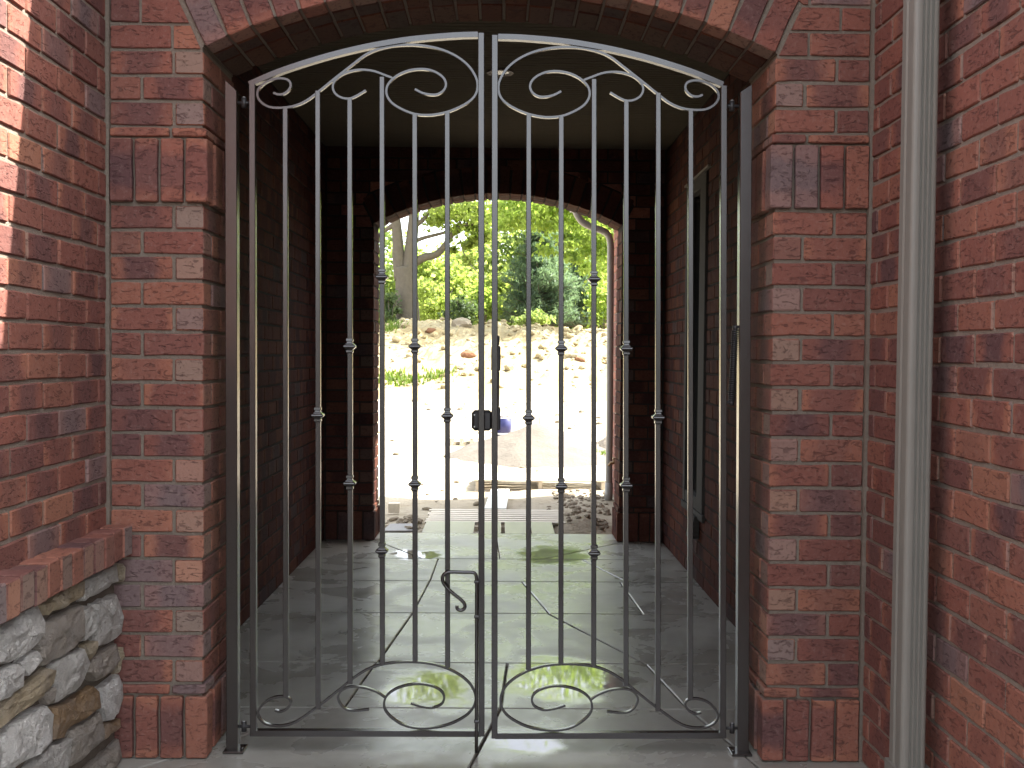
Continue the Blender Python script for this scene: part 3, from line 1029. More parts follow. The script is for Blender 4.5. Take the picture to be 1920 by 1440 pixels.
def add_stone(col, poly):
    if sum(a.x * b.y - b.x * a.y for a, b in zip(poly, poly[1:] + poly[:1])) < 0: poly = poly[::-1]
    vs_, fs_ = stone_mesh(poly, SX - 0.014)
    o = MB().add(vs_, fs_, False).build('stone', M['stone'], led)
    j = random.uniform(0.92, 1.08)
    o.color = (col[0] * j, col[1] * j, col[2] * j, 1)
    placed.append(poly)
for col, pz in stones:
    poly = []
    for (a, b_) in pz:
        p = onX(a / 3, 960 + b_ / 3, SX)
        poly.append(V((min(p.y, DP - 0.022), min(p.z, CAPZ0 - 0.004))))
    cm = sum(poly, V((0, 0))) / len(poly)
    poly = [V((min(cm.x + (p.x - cm.x) * 1.04, DP - 0.021), min(cm.y + (p.y - cm.y) * 1.04, CAPZ0 - 0.004))) for p in poly]
    add_stone(col, poly)
def inside(p, poly):
    c = False
    for i in range(len(poly)):
        a, b_ = poly[i], poly[i - 1]
        if (a.y > p.y) != (b_.y > p.y) and p.x < (b_.x - a.x) * (p.y - a.y) / (b_.y - a.y) + a.x: c = not c
    return c
zz = 0.005
row = 0
while zz < 0.63:
    hh = random.uniform(0.09, 0.13); hh = min(hh, CAPZ0 - 0.004 - zz)
    yy = 1.02
    while yy < 3.35:
        ww = random.uniform(0.1, 0.22)
        if yy + ww > DP - 0.03: break
        cor = [V((yy + 0.006, zz + 0.006)), V((yy + ww - 0.006, zz + 0.006)), V((yy + ww - 0.006, zz + hh - 0.006)), V((yy + 0.006, zz + hh - 0.006))]
        tests = [cor[0].lerp(cor[2], t) for t in (0, .25, .5, .75, 1)] + [cor[1].lerp(cor[3], t) for t in (0, .25, .75, 1)] + [cor[i].lerp(cor[(i + 1) % 4], .5) for i in range(4)]
        hit = any(inside(t, q) for t in tests for q in placed[:len(stones)])
        seen = any(inside(q_, cor) for q in placed[:len(stones)] for q_ in q)
        if not hit and not seen:
            cor = [p + V((random.uniform(-.006, .006), random.uniform(-.006, .006))) for p in cor]
            add_stone(random.choice([GREY, LGREY, TAN, WARM]), cor)
        yy += ww
    zz += hh

# ------------------------------------------------------------------ near downspout
def fluted(x0, x1, y0, y1):
    """plan outline: rounded box with three grooves on the face towards -y"""
    r = 0.012
    pts = []
    def cornr(cx, cy, a0):
        for i in range(5):
            a = a0 + (pi / 2) * i / 4
            pts.append((cx + r * cos(a), cy + r * sin(a)))
    cornr(x0 + r, y0 + r, pi)
    n = 3
    a, b = x0 + r + 0.006, x1 - r - 0.001
    w_ = (b - a) / n
    for i in range(n):
        s = a + i * w_
        pts.extend([(s + w_ * 0.12, y0), (s + w_ * 0.3, y0 + 0.0075), (s + w_ * 0.7, y0 + 0.0075), (s + w_ * 0.88, y0)])
    cornr(x1 - r, y0 + r, 1.5 * pi); cornr(x1 - r, y1 - r, 0)
    n = 3
    cornr(x0 + r, y1 - r, 0.5 * pi)
    # two shallow ribs on the passage side
    m = (y0 + y1) / 2
    pts.extend([(x0, m + 0.012), (x0 + 0.004, m + 0.006), (x0 + 0.004, m - 0.006), (x0, m - 0.012)])
    return pts
dtop = onY(1762, 5, 2.80).x
DX1 = onY(1752, 664, 2.80).x; DX0 = DX1 - 0.068
ds = thing('downspout', (DX0, 2.8, 0), 'tall fluted grey brown downspout against the right brick wall', 'downspout')
MB().prism(fluted(DX0, DX1, 2.80, 2.895), 'z', 0.19, 3.85).build('pipe', M['gutter'], ds)
sh = MB()
sh.prism([(DX0 - 0.006, 2.792), (DX1 + 0.022, 2.792), (DX1 + 0.022, 2.903), (DX0 - 0.006, 2.903)], 'z', 0.02, 0.222)
shoe = sh.build('shoe', M['gutter'], ds)
MB().tube([((DX0 + DX1) / 2 + 0.006, 2.7925, 0.205), ((DX0 + DX1) / 2 + 0.006, 2.788, 0.205)], 0.0035, 10).build('screw', M['zinc'], ds)
for zz in (2.75,):
    MB().bbox((DX0 + 0.012, 2.83, zz), (XR + 0.004, 2.865, zz + 0.012), 0.001).build('bracket', M['gutter'], ds)
# gutter on the right wing eave, out of frame
gt = thing('gutter', (0.86, 2, 3.9), 'aluminium gutter along the right wing eave', 'gutter')
MB().prism([(0.78, 3.86), (0.89, 3.86), (0.89, 3.98), (0.77, 3.98)], 'y', 0.6, 8.3).build('trough', M['gutter'], gt)

# ------------------------------------------------------------------ the double gate
SG = 0.0                                     # gate front plane
def gp(px, py, dy=0.0): return onY(px, py, DG + dy)
def mir(pts, right):
    return [(1830 - x, y + 4) if right else (x, y) for x, y in pts]

z2 = lambda L: [(400 + x / 3.4286, y / 3.4286) for x, y in L]
z3 = lambda L: [(420 + x / 3.0, 960 + y / 3.0) for x, y in L]
up_big = z2([(385,595),(415,606),(452,602),(484,578),(497,545),(482,515),(440,503),(385,508),(330,532),(290,572),(284,618),(312,660),(365,688),(440,692),(520,680),(600,645),(680,585),(760,520),(830,465),(900,410),(980,350),(1060,315),(1160,293),(1270,287),(1380,297),(1480,322),(1570,365),(1640,422),(1685,490),(1699,550),(1685,608),(1640,655),(1560,698),(1480,725),(1390,739),(1300,733),(1220,705),(1150,662),(1116,612),(1115,562),(1140,520),(1190,480),(1260,452),(1340,443),(1410,455),(1470,490),(1495,535),(1482,578),(1440,605),(1390,607),(1340,595),(1295,572)])
up_small = z2([(1150,500),(1100,481),(1030,456),(950,447),(880,457),(820,482),(780,520),(768,562),(785,602),(825,627),(872,633),(915,618),(980,580)])
lo_big = z3([(285,1118),(320,1125),(355,1106),(375,1072),(358,1046),(312,1041),(257,1055),(212,1090),(190,1130),(200,1166),(238,1195),(300,1206),(370,1196),(430,1166),(500,1116),(580,1056),(650,1000),(720,942),(790,896),(865,865),(955,849),(1050,845),(1150,853),(1240,876),(1320,915),(1380,965),(1410,1018),(1414,1065),(1395,1113),(1350,1155),(1270,1195),(1180,1215),(1090,1218),(1010,1200),(945,1160),(906,1115),(901,1068),(920,1030),(970,995),(1040,974),(1110,969),(1180,984),(1225,1013),(1238,1050),(1220,1085),(1170,1103),(1110,1096),(1050,1078)])
lo_small = z3([(905,1045),(860,1015),(800,993),(740,985),(690,990),(655,1012),(641,1045),(655,1083),(690,1113),(745,1119),(815,1112)])
top_arc = [(466.9, 157.3), (510, 138.6), (552, 123.4), (615, 104.2), (677, 89.0), (730, 79.0), (779, 72.0), (850, 65.8), (905, 64.0)]
bars = [(534.5, 203, 1307, []), (595.5, 170, 1330, [778]), (655.5, 186, 1283, [649, 905]), (716, 144, 1246, [519, 1032]), (777.5, 214, 1240, [649, 907]), (838.5, 211, 1252, [779])]

PXM = DG / F
def bar_v(mb, p, q, w, dy0, depth):
    """square upright from pixel p (top) to q (bottom), w metres wide"""
    a, b = gp(*p, dy0), gp(*q, dy0)
    h = w / 2
    vs_ = [a + V((-h, 0, 0)), a + V((h, 0, 0)), a + V((h, depth, 0)), a + V((-h, depth, 0)), b + V((-h, 0, 0)), b + V((h, 0, 0)), b + V((h, depth, 0)), b + V((-h, depth, 0))]
    c = 0.0016
    # chamfered corners: octagonal section
    def sec(o):
        return [o + V((-h + c, 0, 0)), o + V((h - c, 0, 0)), o + V((h, c, 0)), o + V((h, depth - c, 0)), o + V((h - c, depth, 0)), o + V((-h + c, depth, 0)), o + V((-h, depth - c, 0)), o + V((-h, c, 0))]
    vs_ = sec(b) + sec(a)
    fs_ = [(i, (i + 1) % 8, 8 + (i + 1) % 8, 8 + i) for i in range(8)] + [tuple(range(7, -1, -1)), tuple(range(8, 16))]
    mb.add(vs_, fs_)

COLLAR = [(0.0, 0.0070), (0.0015, 0.0115), (0.0085, 0.0120), (0.0110, 0.0090), (0.0155, 0.0095), (0.0175, 0.0125), (0.0205, 0.0145), (0.0245, 0.0200), (0.0275, 0.0205), (0.0305, 0.0190),
          (0.0355, 0.0130), (0.0385, 0.0100), (0.0400, 0.0118), (0.0455, 0.0120), (0.0500, 0.0085), (0.0520, 0.0068)]
def collar(mb, c):
    prof = [(z, h) for z, h in COLLAR]
    vs_ = []; fs_ = []
    top = c.z + 0.026
    for (z, h) in prof:
        e = h * 0.86
        for (sx, sy) in ((-e, -h), (e, -h), (h, -e), (h, e), (e, h), (-e, h), (-h, e), (-h, -e)):
            vs_.append((c.x + sx, c.y + sy, top - z))
    n = 8
    for i in range(len(prof) - 1):
        for k_ in range(n): fs_.append((i * n + k_, (i + 1) * n + k_, (i + 1) * n + (k_ + 1) % n, i * n + (k_ + 1) % n))
    fs_.append(tuple(range(n))); m = (len(prof) - 1) * n; fs_.append(tuple(m + k_ for k_ in range(n - 1, -1, -1)))
    mb.add(vs_, fs_)

STW, RD = 0.0200, 0.0254
def gate_leaf(right):
    hx = 1830 - 472 if right else 472
    base = gp(hx, 1382); base.z = 0
    lab = ('right gate leaf with the closing spring side, arched top and scrolls' if right else 'left gate leaf carrying the cane drop bolt, arched top and scrolls')
    lab = ('right leaf of the bronze iron gate, scrolled, with the tall latch on its stile' if right else 'left leaf of the bronze iron gate, scrolled, with the hooked drop bolt')
    L = thing('gate_leaf', base, lab, 'gate', 'two leaves of the scrolled iron gate')
    def bars_(p, q, w, name, dy=0.0, depth=RD, parent=L):
        mb = MB(); (p_, q_) = mir([p, q], right)
        bar_v(mb, p_, q_, w, dy, depth)
        return mb.build(name, M['bronze'], parent)
    bars_((472.3, 156.5), (474.0, 1381), STW, 'stile')
    bars_((902.2, 61.5), (902.8, 1381), STW, 'stile')
    arc = smooth_path([V((x, y)) for x, y in mir(top_arc, right)], 6)
    # meet the stiles butt to butt
    pts = [gp(p.x, p.y, 0.0008) for p in arc]
    lo_, hi_ = (gp(466.8, 100).x, gp(902.0, 100).x) if not right else (gp(1830 - 902.0, 100).x, gp(1830 - 466.8, 100).x)
    pts = [p for p in pts if lo_ <= p.x <= hi_]
    if right: pts = pts[::-1]
    MB().ribbon(pts, 0.0175, RD - 0.0016).build('top_rail', M['bronze'], L)
    y0 = 1375.5
    pr_ = [V((x, y)) for x, y in mir([(474.5, y0), (901.5, y0 + 1)], right)]
    if right: pr_ = pr_[::-1]
    MB().ribbon([gp(p.x, p.y, 0.0008) for p in pr_], 0.0195, RD - 0.0016).build('bottom_rail', M['bronze'], L)
    for path, name in ((up_big, 'upper_scroll'), (up_small, 'upper_small_scroll'), (lo_big, 'lower_scroll'), (lo_small, 'lower_small_scroll')):
        pp = smooth_path([V((x, y)) for x, y in mir(path, right)], 6)
        dy = 0.0072 if 'small' in name else 0.0065
        MB().ribbon([gp(p.x, p.y, dy) for p in pp], 0.0072 if 'small' not in name else 0.0068, 0.0125 if 'small' not in name else 0.0112).build(name.replace('upper_small_scroll', 'small_scroll').replace('lower_small_scroll', 'small_scroll').replace('upper_scroll', 'scroll').replace('lower_scroll', 'scroll'), M['bronze'], L)
    for (x, t, b_, cs) in bars:
        o = bars_((x, t), (x + 0.6, b_), 0.0166, 'baluster', 0.0045, 0.0166)
        for cy in cs:
            mb = MB(); (cp,) = mir([(x + 0.3, cy)], right)
            c = gp(*cp, 0.005 + 0.00775)
            collar(mb, c)
            mb.build('collar', M['bronze'], o)
    return L
GL = gate_leaf(False)
GR = gate_leaf(True)

# latch keeper on the left leaf, tall magnetic latch body on the right leaf
def rbox(x0, y0, x1, y1, d0, d1, c=0.004):
    a, b = gp(x0, y1, 0), gp(x1, y0, 0)
    vs_, fs_ = chamfer_box(abs(b.x - a.x), d1 - d0, abs(b.z - a.z), c)
    m = (a + b) / 2; m.y = DG + (d0 + d1) / 2
    return [p + m for p in vs_], fs_
lk = MB(); lk.add(*rbox(883.5, 770, 923, 809, RD + 0.001, RD + 0.030, 0.010))
keeper = lk.build('latch_keeper', M['black'], GL)
MB().add(*rbox(908.5, 774, 919.5, 805, 0.004, RD + 0.0005, 0.002)).build('keeper_plate', M['black'], keeper)
for yy in (778, 800):
    c = gp(889.5, yy, RD - 0.003)
    MB().tube([c, c + V((0, 0.004, 0))], 0.0026, 8).build('screw', M['zinc'], keeper)
lb = MB()
lb.add(*rbox(920.5, 648, 938.8, 696, RD + 0.001, RD + 0.026, 0.004))
latch = lb.build('latch_body', M['black'], GR)
MB().add(*rbox(924, 629, 936.8, 648, RD + 0.004, RD + 0.022, 0.004)).build('latch_knob', M['black'], latch)
MB().add(*rbox(921.5, 696, 936.6, 764, RD + 0.003, RD + 0.024, 0.003)).build('latch_tube', M['black'], latch)
MB().add(*rbox(921.0, 764, 938.6, 808, RD + 0.001, RD + 0.026, 0.004)).build('latch_head', M['black'], latch)

# drop bolt (cane bolt)
db = []
rod = [(893.2, 1411), (893.4, 1300), (893.6, 1200), (893.8, 1105), (893.6, 1085), (891.6, 1077), (886, 1073.5), (870, 1073), (850, 1072.6), (840, 1073), (832.5, 1077), (829.5, 1085), (832, 1094), (842, 1106), (855, 1117), (866, 1126), (871.5, 1134), (870.5, 1141), (864, 1144.5), (857.5, 1141.5), (857, 1135)]
pp = smooth_path([V(p) for p in rod], 4)
bolt = MB().tube([gp(p.x, p.y, -0.009) for p in pp], 0.0058, 8).build('drop_bolt', M['bronze'], GL)
for yy in (1090, 1155, 1351):
    MB().add(*rbox(889, yy - 2.6, 899, yy + 2.6, -0.016, 0.002, 0.002)).build('bolt_bracket', M['bronze'], bolt)

# posts with feet and hinges
def gate_post(right):
    xs = (1388.5, 1410.5) if right else (421.5, 443.5)
    xb = (1382.5, 1404.0) if right else (424.0, 445.5)
    yb = 1424 if right else 1416
    a = onY((xs[0] + xs[1]) / 2, 300, DG - 0.006); 
    top_o, top_i = (159, 172) if right else (151, 170)
    base = onY(sum(xb) / 2, yb, DG); base.z = 0
    P = thing('gate_post', base, ('right square steel gate post beside the spring, bolted to the slab' if right else 'left square steel gate post next to the stone ledge pier, bolted to the slab'), 'gate post', 'posts of the scrolled gate')
    w = 0.0385; d = 0.0385; h = w / 2
    def corner(px_t, py_t):
        return onY(px_t, py_t, DG - 0.006)
    tl, tr = onY(xs[0], top_i if right else top_o, DG - 0.006), onY(xs[1], top_o if right else top_i, DG - 0.006)
    bl, br = onY(xb[0], yb, DG - 0.006), onY(xb[1], yb, DG - 0.006)
    bl.z = br.z = 0.0
    dd = V((0, d, 0)); c = 0.002
    f = [bl, br, tr, tl]
    vs_ = []
    def sec(l, r):
        return [l + V((c, 0, 0)), r + V((-c, 0, 0)), r + V((0, c, 0)), r + V((0, d - c, 0)), r + V((-c, d, 0)), l + V((c, d, 0)), l + V((0, d - c, 0)), l + V((0, c, 0))]
    vs_ = sec(bl, br) + sec(tl, tr)
    MB().add(vs_, [(i, (i + 1) % 8, 8 + (i + 1) % 8, 8 + i) for i in range(8)] + [tuple(range(7, -1, -1)), tuple(range(8, 16))]).build('upright', M['bronze'], P)
    s = -1 if right else 1
    MB().bbox((base.x - 0.034 + s * 0.008, DG - 0.022, 0.0005), (base.x + 0.034 + s * 0.008, DG + 0.05, 0.009), 0.002).build('base_plate', M['bronze'], P)
    bx = base.x + s * 0.034
    MB().tube([(bx, DG + 0.002, 0.008), (bx, DG + 0.002, 0.017)], 0.0065, 6).build('anchor_bolt', M['bronze'], P)
    for yy in (193, 1362):
        hx = 1830 - 457.5 if right else 457.5
        y_ = yy + (6 if right and yy < 500 else 3 if right else 0)
        cc = onY(hx, y_, DG + 0.012)
        hb = MB().tube([cc - V((0, 0, 0.016)), cc + V((0, 0, 0.016))], 0.0085, 12).build('hinge', M['black'], P)
        MB().tube([cc + V((0, 0, 0.0165)), cc + V((0, 0, 0.0195))], 0.0062, 10).build('pin_head', M['zinc'], hb)
        MB().tube([cc - V((s * 0.030, 0, 0)), cc + V((s * 0.026, 0, 0))], 0.0052, 8).build('hinge_bolt', M['black'], hb)
    return P
gate_post(False); gate_post(True)

# closing spring between the right leaf and its post
a, b = gp(1378.5, 618, 0.012), gp(1371.8, 752, 0.012)
sp = thing('gate_spring', gp(1375, 757, 0.012), 'black coil spring hung between right gate leaf and right post', 'spring')
ax_ = (b - a).normalized(); e1 = V((0, 1, 0)); e2 = ax_.cross(e1).normalized()
pts = []
turns = 33
for i in range(turns * 9 + 1):
    t = i / (turns * 9)
    an = 2 * pi * turns * t
    pts.append(a.lerp(b, t) + (e1 * cos(an) + e2 * sin(an)) * 0.0098)
MB().tube(pts, 0.0026, 5).build('coil', M['black'], sp)
MB().tube([a - ax_ * 0.012, b + ax_ * 0.012], 0.0038, 8).build('core_rod', M['black'], sp)
for (p, q) in ((a - ax_ * 0.006, gp(1387, 612, 0.012)), (b + ax_ * 0.006, gp(1362, 754, 0.012))):
    mb = MB().tube([p, q], 0.0045, 8)
    mb.build('end_bracket', M['black'], sp)
    MB().tube([p - V((0, 0, 0.008)), p + V((0, 0, 0.008))], 0.0085, 10).build('end_cap', M['black'], sp)

# ------------------------------------------------------------------ beyond the passage: wing wall, far downspout, tap
WX = 1.125
fwx = thing('brick_wall', (WX, 9.2, 0), 'brick wing wall outside, beyond the far arch, behind the far downspout', 'wall')
core_wall(fwx, [((WX + 0.008, DF1 + 0.01, -0.3), (WX + 0.25, 10.78, 2.82))])
B = Bricks(fwx, 0)
B.courses(DF1 + 0.012, 10.79, -0.06, 2.82, (-1, 0, 0), WX, 'y', 0.02)
B.finish()
wr = roof('wing_roof', 'low roof over the wing beyond the far arch', [(0.80, 2.83), (4.2, 2.83), (4.2, 2.9), (2.5, 3.9), (0.80, 2.95)], DF1 + 0.46, 11.1, 'y')
g2 = thing('gutter', (0.8, 9.5, 2.8), 'gutter on the wing eave above the far downspout', 'gutter')
MB().prism([(0.70, 2.80), (0.798, 2.80), (0.798, 2.92), (0.69, 2.92)], 'y', DF1 + 0.46, 11.1).build('trough', M['gutter_far'], g2)
DD = 10.35
pp = [(1078, 392), (1083, 404), (1092, 416), (1108, 425), (1126, 431), (1137, 437), (1143, 447), (1145, 462), (1144, 640), (1143.0, 800), (1141.5, 905), (1140.5, 936)]
fd = thing('downspout', (onY(1141, 930, DD).x, DD, -0.1), 'far downspout with an S bend at the top, outside the far arch', 'downspout')
cp_ = smooth_path([V(p) for p in pp[:8]], 4) + [V(p) for p in pp[8:]]
MB().tube([onY(p.x, p.y, DD) for p in cp_], 0.034, 10).build('pipe', M['gutter_far'], fd)
q0, q1 = onY(1142, 905, DD), onY(1140.5, 950, DD)
MB().tube([q0, q1], 0.040, 10).build('shoe', M['gutter_far'], fd)
tp = onY(1141, 868, 10.0)
tap = thing('hose_tap', (WX, 10.0, tp.z), 'small brass hose tap on the wing wall behind far downspout', 'tap')
MB().tube([(WX + 0.02, 10.0, tp.z), (tp.x + 0.02, 10.0, tp.z), (tp.x, 10.0, tp.z - 0.03)], [0.014, 0.014, 0.012], 8).build('spout', M['brass'], tap)
MB().tube([(tp.x + 0.05, 9.965, tp.z + 0.04), (tp.x + 0.05, 10.035, tp.z + 0.04)], 0.012, 8).build('handle', M['brass'], tap)
MB().tube([(tp.x + 0.05, 10.0, tp.z), (tp.x + 0.05, 10.0, tp.z + 0.04)], 0.008, 8).build('stem', M['brass'], tap)

# ------------------------------------------------------------------ boards and pallets outside
def pallet(name, label, x0, x1, y0, y1, z0, slat, gap, dz=0.09, blocks=3, mat='pallet', bottom=True):
    p = thing(name, ((x0 + x1) / 2, (y0 + y1) / 2, z0), label, 'pallet')
    y = y0
    while y + slat <= y1 + 0.01:
        j = random.uniform(-0.012, 0.012)
        o = MB().bbox((x0 + j, y, z0 + dz + random.uniform(0, .003)), (x1 + j, y + slat, z0 + dz + 0.018), 0.002).build('slat', M[mat], p)
        y += slat + gap
    for i in range(blocks):
        x = x0 + 0.01 + (x1 - x0 - 0.06) * i / (blocks - 1)
        MB().bbox((x, y0 + 0.004, z0 + 0.016), (x + 0.04, y1 - 0.004, z0 + dz - 0.001), 0.002).build('stringer', M[mat], p)
    if bottom:
        for yb in (y0, (y0 + y1) / 2 - 0.05, y1 - 0.1):
            MB().bbox((x0, yb, z0), (x1, yb + 0.1, z0 + 0.0155), 0.002).build('bottom_slat', M[mat], p)
    return p
# near pallet: behind the ramp boards
a, b = onZ(797, 977, 0.0), onZ(1062, 977, 0.0)
b2 = onZ(930, 953, 0.0)
pallet('wood_pallet', 'nearest wooden pallet, its deck slats just past the ramp boards', a.x, b.x, a.y, b2.y, -0.112, 0.068, 0.036, 0.09, 3, 'pallet_pale')
# second pallet
a, b = onZ(890, 900, 0.0), onZ(1150, 903, 0.0)
b2 = onZ(1000, 886, 0.0)
pallet('wood_pallet', 'middle wooden pallet lying past the white plank, beside the far downspout', a.x, b.x - 0.07, a.y, b2.y, -0.13, 0.12, 0.02, 0.115, 3)
# small pallet far left of the sand pile
a, b = onZ(842, 822, 0.0), onZ(906, 822, 0.0)
pallet('wood_pallet', 'small far pallet seen edge on, left of the grey sand pile', a.x, b.x, a.y, a.y + 0.9, -0.14, 0.1, 0.05, 0.125, 4)

# ramp of four wide boards over the step
ramp = thing('board_ramp', (0, 8.2, -0.03), 'four wide wet boards bridging the slab edge and nearest pallet', 'ramp')
yA, yB = DF1 + 0.004, onZ(930, 977, 0.0).y - 0.01
for (xa, xb_) in ((789, 887), (896, 939.5), (947, 990), (998, 1041)):
    p, q = onZ(xa, 1001, 0), onZ(xb_, 1001, 0)
    MB().bbox((p.x, yA, -0.022), (q.x, yB, -0.003), 0.002).build('board', M['ramp'], ramp)
for yy in (yA + 0.06,):
    p, q = onZ(789, 1001, 0), onZ(1041, 1001, 0)
    MB().bbox((p.x, yy, -0.05), (q.x, yy + 0.05, -0.0225), 0.002).build('batten', M['pallet'], ramp)
# white plank
pk = MB()
pa, pb, pc, pd = onZ(908, 953, -0.03), onZ(949, 953, -0.03), onZ(955, 917, -0.03), onZ(921, 917, -0.03)
pk.add([pa, pb, pc, pd] + [p - V((0, 0, 0.03)) for p in (pa, pb, pc, pd)], [(0, 1, 2, 3), (7, 6, 5, 4), (0, 4, 5, 1), (1, 5, 6, 2), (2, 6, 7, 3), (3, 7, 4, 0)])
tag(pk.build('plank', M['white']), 'white plank laid between the nearest and middle pallets', 'plank')
# paver block and slate
pp = onZ(738, 959, -0.07)
tag(MB().bbox((pp.x - 0.05, pp.y, -0.085), (pp.x + 0.05, pp.y + 0.09, 0.0), 0.004).build('paver_block', M['plank']), 'single tan block on the ground left of the ramp', 'block')
pp = onZ(750, 992, -0.05)
tag(MB().add([(pp.x - 0.14, pp.y - 0.02, -0.085), (pp.x + 0.13, pp.y - 0.03, -0.08), (pp.x + 0.11, pp.y + 0.16, -0.05), (pp.x - 0.09, pp.y + 0.17, -0.055),
              (pp.x - 0.14, pp.y - 0.02, -0.06), (pp.x + 0.13, pp.y - 0.03, -0.055), (pp.x + 0.11, pp.y + 0.16, -0.03), (pp.x - 0.09, pp.y + 0.17, -0.034)],
             [(3, 2, 1, 0), (4, 5, 6, 7), (0, 1, 5, 4), (1, 2, 6, 5), (2, 3, 7, 6), (3, 0, 4, 7)]).build('slate_slab', M['slate']), 'flat grey slate lying by the slab edge at the left', 'stone slab')

def rock_mesh(c, r, seed, sq=0.7):
    import bmesh
    bm = bmesh.new(); bmesh.ops.create_icosphere(bm, subdivisions=2, radius=1)
    vs_ = []
    for v in bm.verts:
        d = v.co.copy()
        k_ = 1 + 0.35 * noise.noise(d * 1.3 + V((seed, 0, 0))) + 0.15 * noise.noise(d * 3.1 + V((0, seed, 0)))
        vs_.append(V((d.x * r * k_, d.y * r * k_, d.z * r * k_ * sq)) + c)
    fs_ = [tuple(v.index for v in f.verts) for f in bm.faces]
    bm.free()
    return vs_, fs_
rub = MB(); rng = random.Random(3)
for i in range(260):
    if i < 150: px, py = rng.uniform(1045, 1140), rng.uniform(925, 1001)
    elif i < 200: px, py = rng.uniform(722, 795), rng.uniform(972, 1001)
    else: px, py = rng.uniform(1030, 1140), rng.uniform(920, 940)
    p = onZ(px, py, -0.09); 
    if p.y < DF1 + 0.03: continue
    r = rng.uniform(0.010, 0.035); p.z = ground_z(p.x, p.y) + r * 0.2
    rub.add(*rock_mesh(p, r, i * 1.7, 0.65))
tag(rub.build('rubble', M['rock']), kind='stuff')
# mud puddle outside
k = NT('muddy_water'); k.bsdf((0.10, 0.09, 0.055), 0.22, 0, 0.35); M['mud'] = k.m
pc = onZ(1108, 958, -0.06)
vs_ = [(pc.x + 0.24 * cos(a_ * pi / 12) * (1 + 0.4 * noise.noise(V((a_ * .7, 0, 2)))), pc.y + 0.30 * sin(a_ * pi / 12), -0.104) for a_ in range(24)]
tag(MB().add(vs_, [tuple(range(24))]).build('puddle', M['mud']), 'greenish puddle on the ground right of the ramp', kind='structure')

# sand pile
def mound(name, label, cat, cx, cy, rx, ry, h, zb, mat, n=46, amp=0.12, fs=1.4, flat=False, pw=1.0):
    mb = MB(); vs_ = []; fs_ = []
    for j in range(n + 1):
        for i in range(n + 1):
            u, v = -1 + 2 * i / n, -1 + 2 * j / n
            d = sqrt(u * u + v * v)
            k_ = max(0.0, 1 - d) if not flat else max(0, 1 - abs(v)) * min(1, 6 * (1 - abs(u)))
            x, y = cx + u * rx, cy + v * ry
            k_ = k_ ** pw
            z = zb + h * k_ + (h * amp * fbm(x, y, fs) + h * amp * 0.4 * fbm(x, y, fs * 4)) * min(1, k_ * 4)
            vs_.append((x, y, z if k_ > 0 else zb - 0.1))
    for j in range(n):
        for i in range(n): fs_.append((j * (n + 1) + i, j * (n + 1) + i + 1, (j + 1) * (n + 1) + i + 1, (j + 1) * (n + 1) + i))
    mb.add(vs_, fs_, True)
    o = mb.build(name, M[mat])
    return tag(o, label, cat)
c = onZ(1000, 845, 0.0)
mound('sand_pile', 'grey sand pile standing beyond the middle pallet', 'sand pile', c.x + 0.05, c.y + 0.3, 1.35, 1.5, 0.50, -0.13, 'sand', 50, 0.08, 1.3)
c = onZ(1118, 842, 0.0)
mound('dirt_pile', 'low pile of clods right of the grey sand pile', 'dirt pile', c.x + 0.2, c.y + 0.2, 0.75, 0.7, 0.32, -0.13, 'sand', 30, 0.3, 4.0)
st = onZ(1020, 812, 0.0)
tag(MB().tube([(st.x, st.y + 2, -0.2), (st.x, st.y + 2, 0.42)], 0.014, 6).build('stake', M['slate']), 'thin upright stake behind the sand pile', 'stake')

# blue bucket
bp = onZ(943, 806, 0.0)
bk = thing('bucket', (bp.x, bp.y, -0.12), 'blue bucket with white bands, partly behind the latch', 'bucket')
z0 = ground_z(bp.x, bp.y) - 0.005
H = 0.40
MB().tube([(bp.x, bp.y, z0), (bp.x, bp.y, z0 + H)], [0.135, 0.165], 20).build('pail', M['blue'], bk)
MB().tube([(bp.x, bp.y, z0 + H * 0.86), (bp.x, bp.y, z0 + H * 0.90)], 0.1665, 20, False).build('band', M['white'], bk)
MB().tube([(bp.x, bp.y, z0 + H - 0.02), (bp.x, bp.y, z0 + H + 0.012)], 0.172, 20).build('lid', M['white'], bk)
MB().tube([(bp.x, bp.y, z0 + H * 0.16), (bp.x, bp.y, z0 + H * 0.22)], [0.1425, 0.1445], 20, False).build('band', M['white'], bk)

# ------------------------------------------------------------------ spoil heap
hp = MB()
NX, NY = 150, 46
HX0, HX1, HY0, HY1 = -12.0, 12.0, 31.0, 52.0
vs_ = []; fs_ = []
def heap_z(x, y):
    t = (y - HY0) / (HY1 - HY0)
    crest = 2.55 + 0.25 * fbm(x, 40, 0.22) - (0.35 if False else 0.0)
    if t < 0.62:
        k_ = t / 0.62; s_ = k_ * k_ * (3 - 2 * k_)
        s_ = 0.25 * k_ + 0.75 * s_
    else: s_ = 1 - (t - 0.62) / 0.38 * 0.5
    e = min(1, (12.0 - abs(x)) / 3)
    r = 0.16 * fbm(x, y, 0.8) + 0.10 * fbm(x, y, 2.6) + 0.06 * fbm(x, y, 6.0)
    return -0.02 + (crest * s_ + r * min(1, t * 8) * (0.5 + s_)) * e + (-0.15 if t <= 0 else 0)
for j in range(NY + 1):
    for i in range(NX + 1):
        x = HX0 + (HX1 - HX0) * i / NX; y = HY0 + (HY1 - HY0) * j / NY
        vs_.append((x, y, heap_z(x, y)))
for j in range(NY):
    for i in range(NX): fs_.append((j * (NX + 1) + i, j * (NX + 1) + i + 1, (j + 1) * (NX + 1) + i + 1, (j + 1) * (NX + 1) + i))
hp.add(vs_, fs_, False)
tag(hp.build('dirt_heap', M['heap']), 'long pale heap of excavated dirt in front of the trees', 'dirt heap')
cl = MB(); rng = random.Random(5)
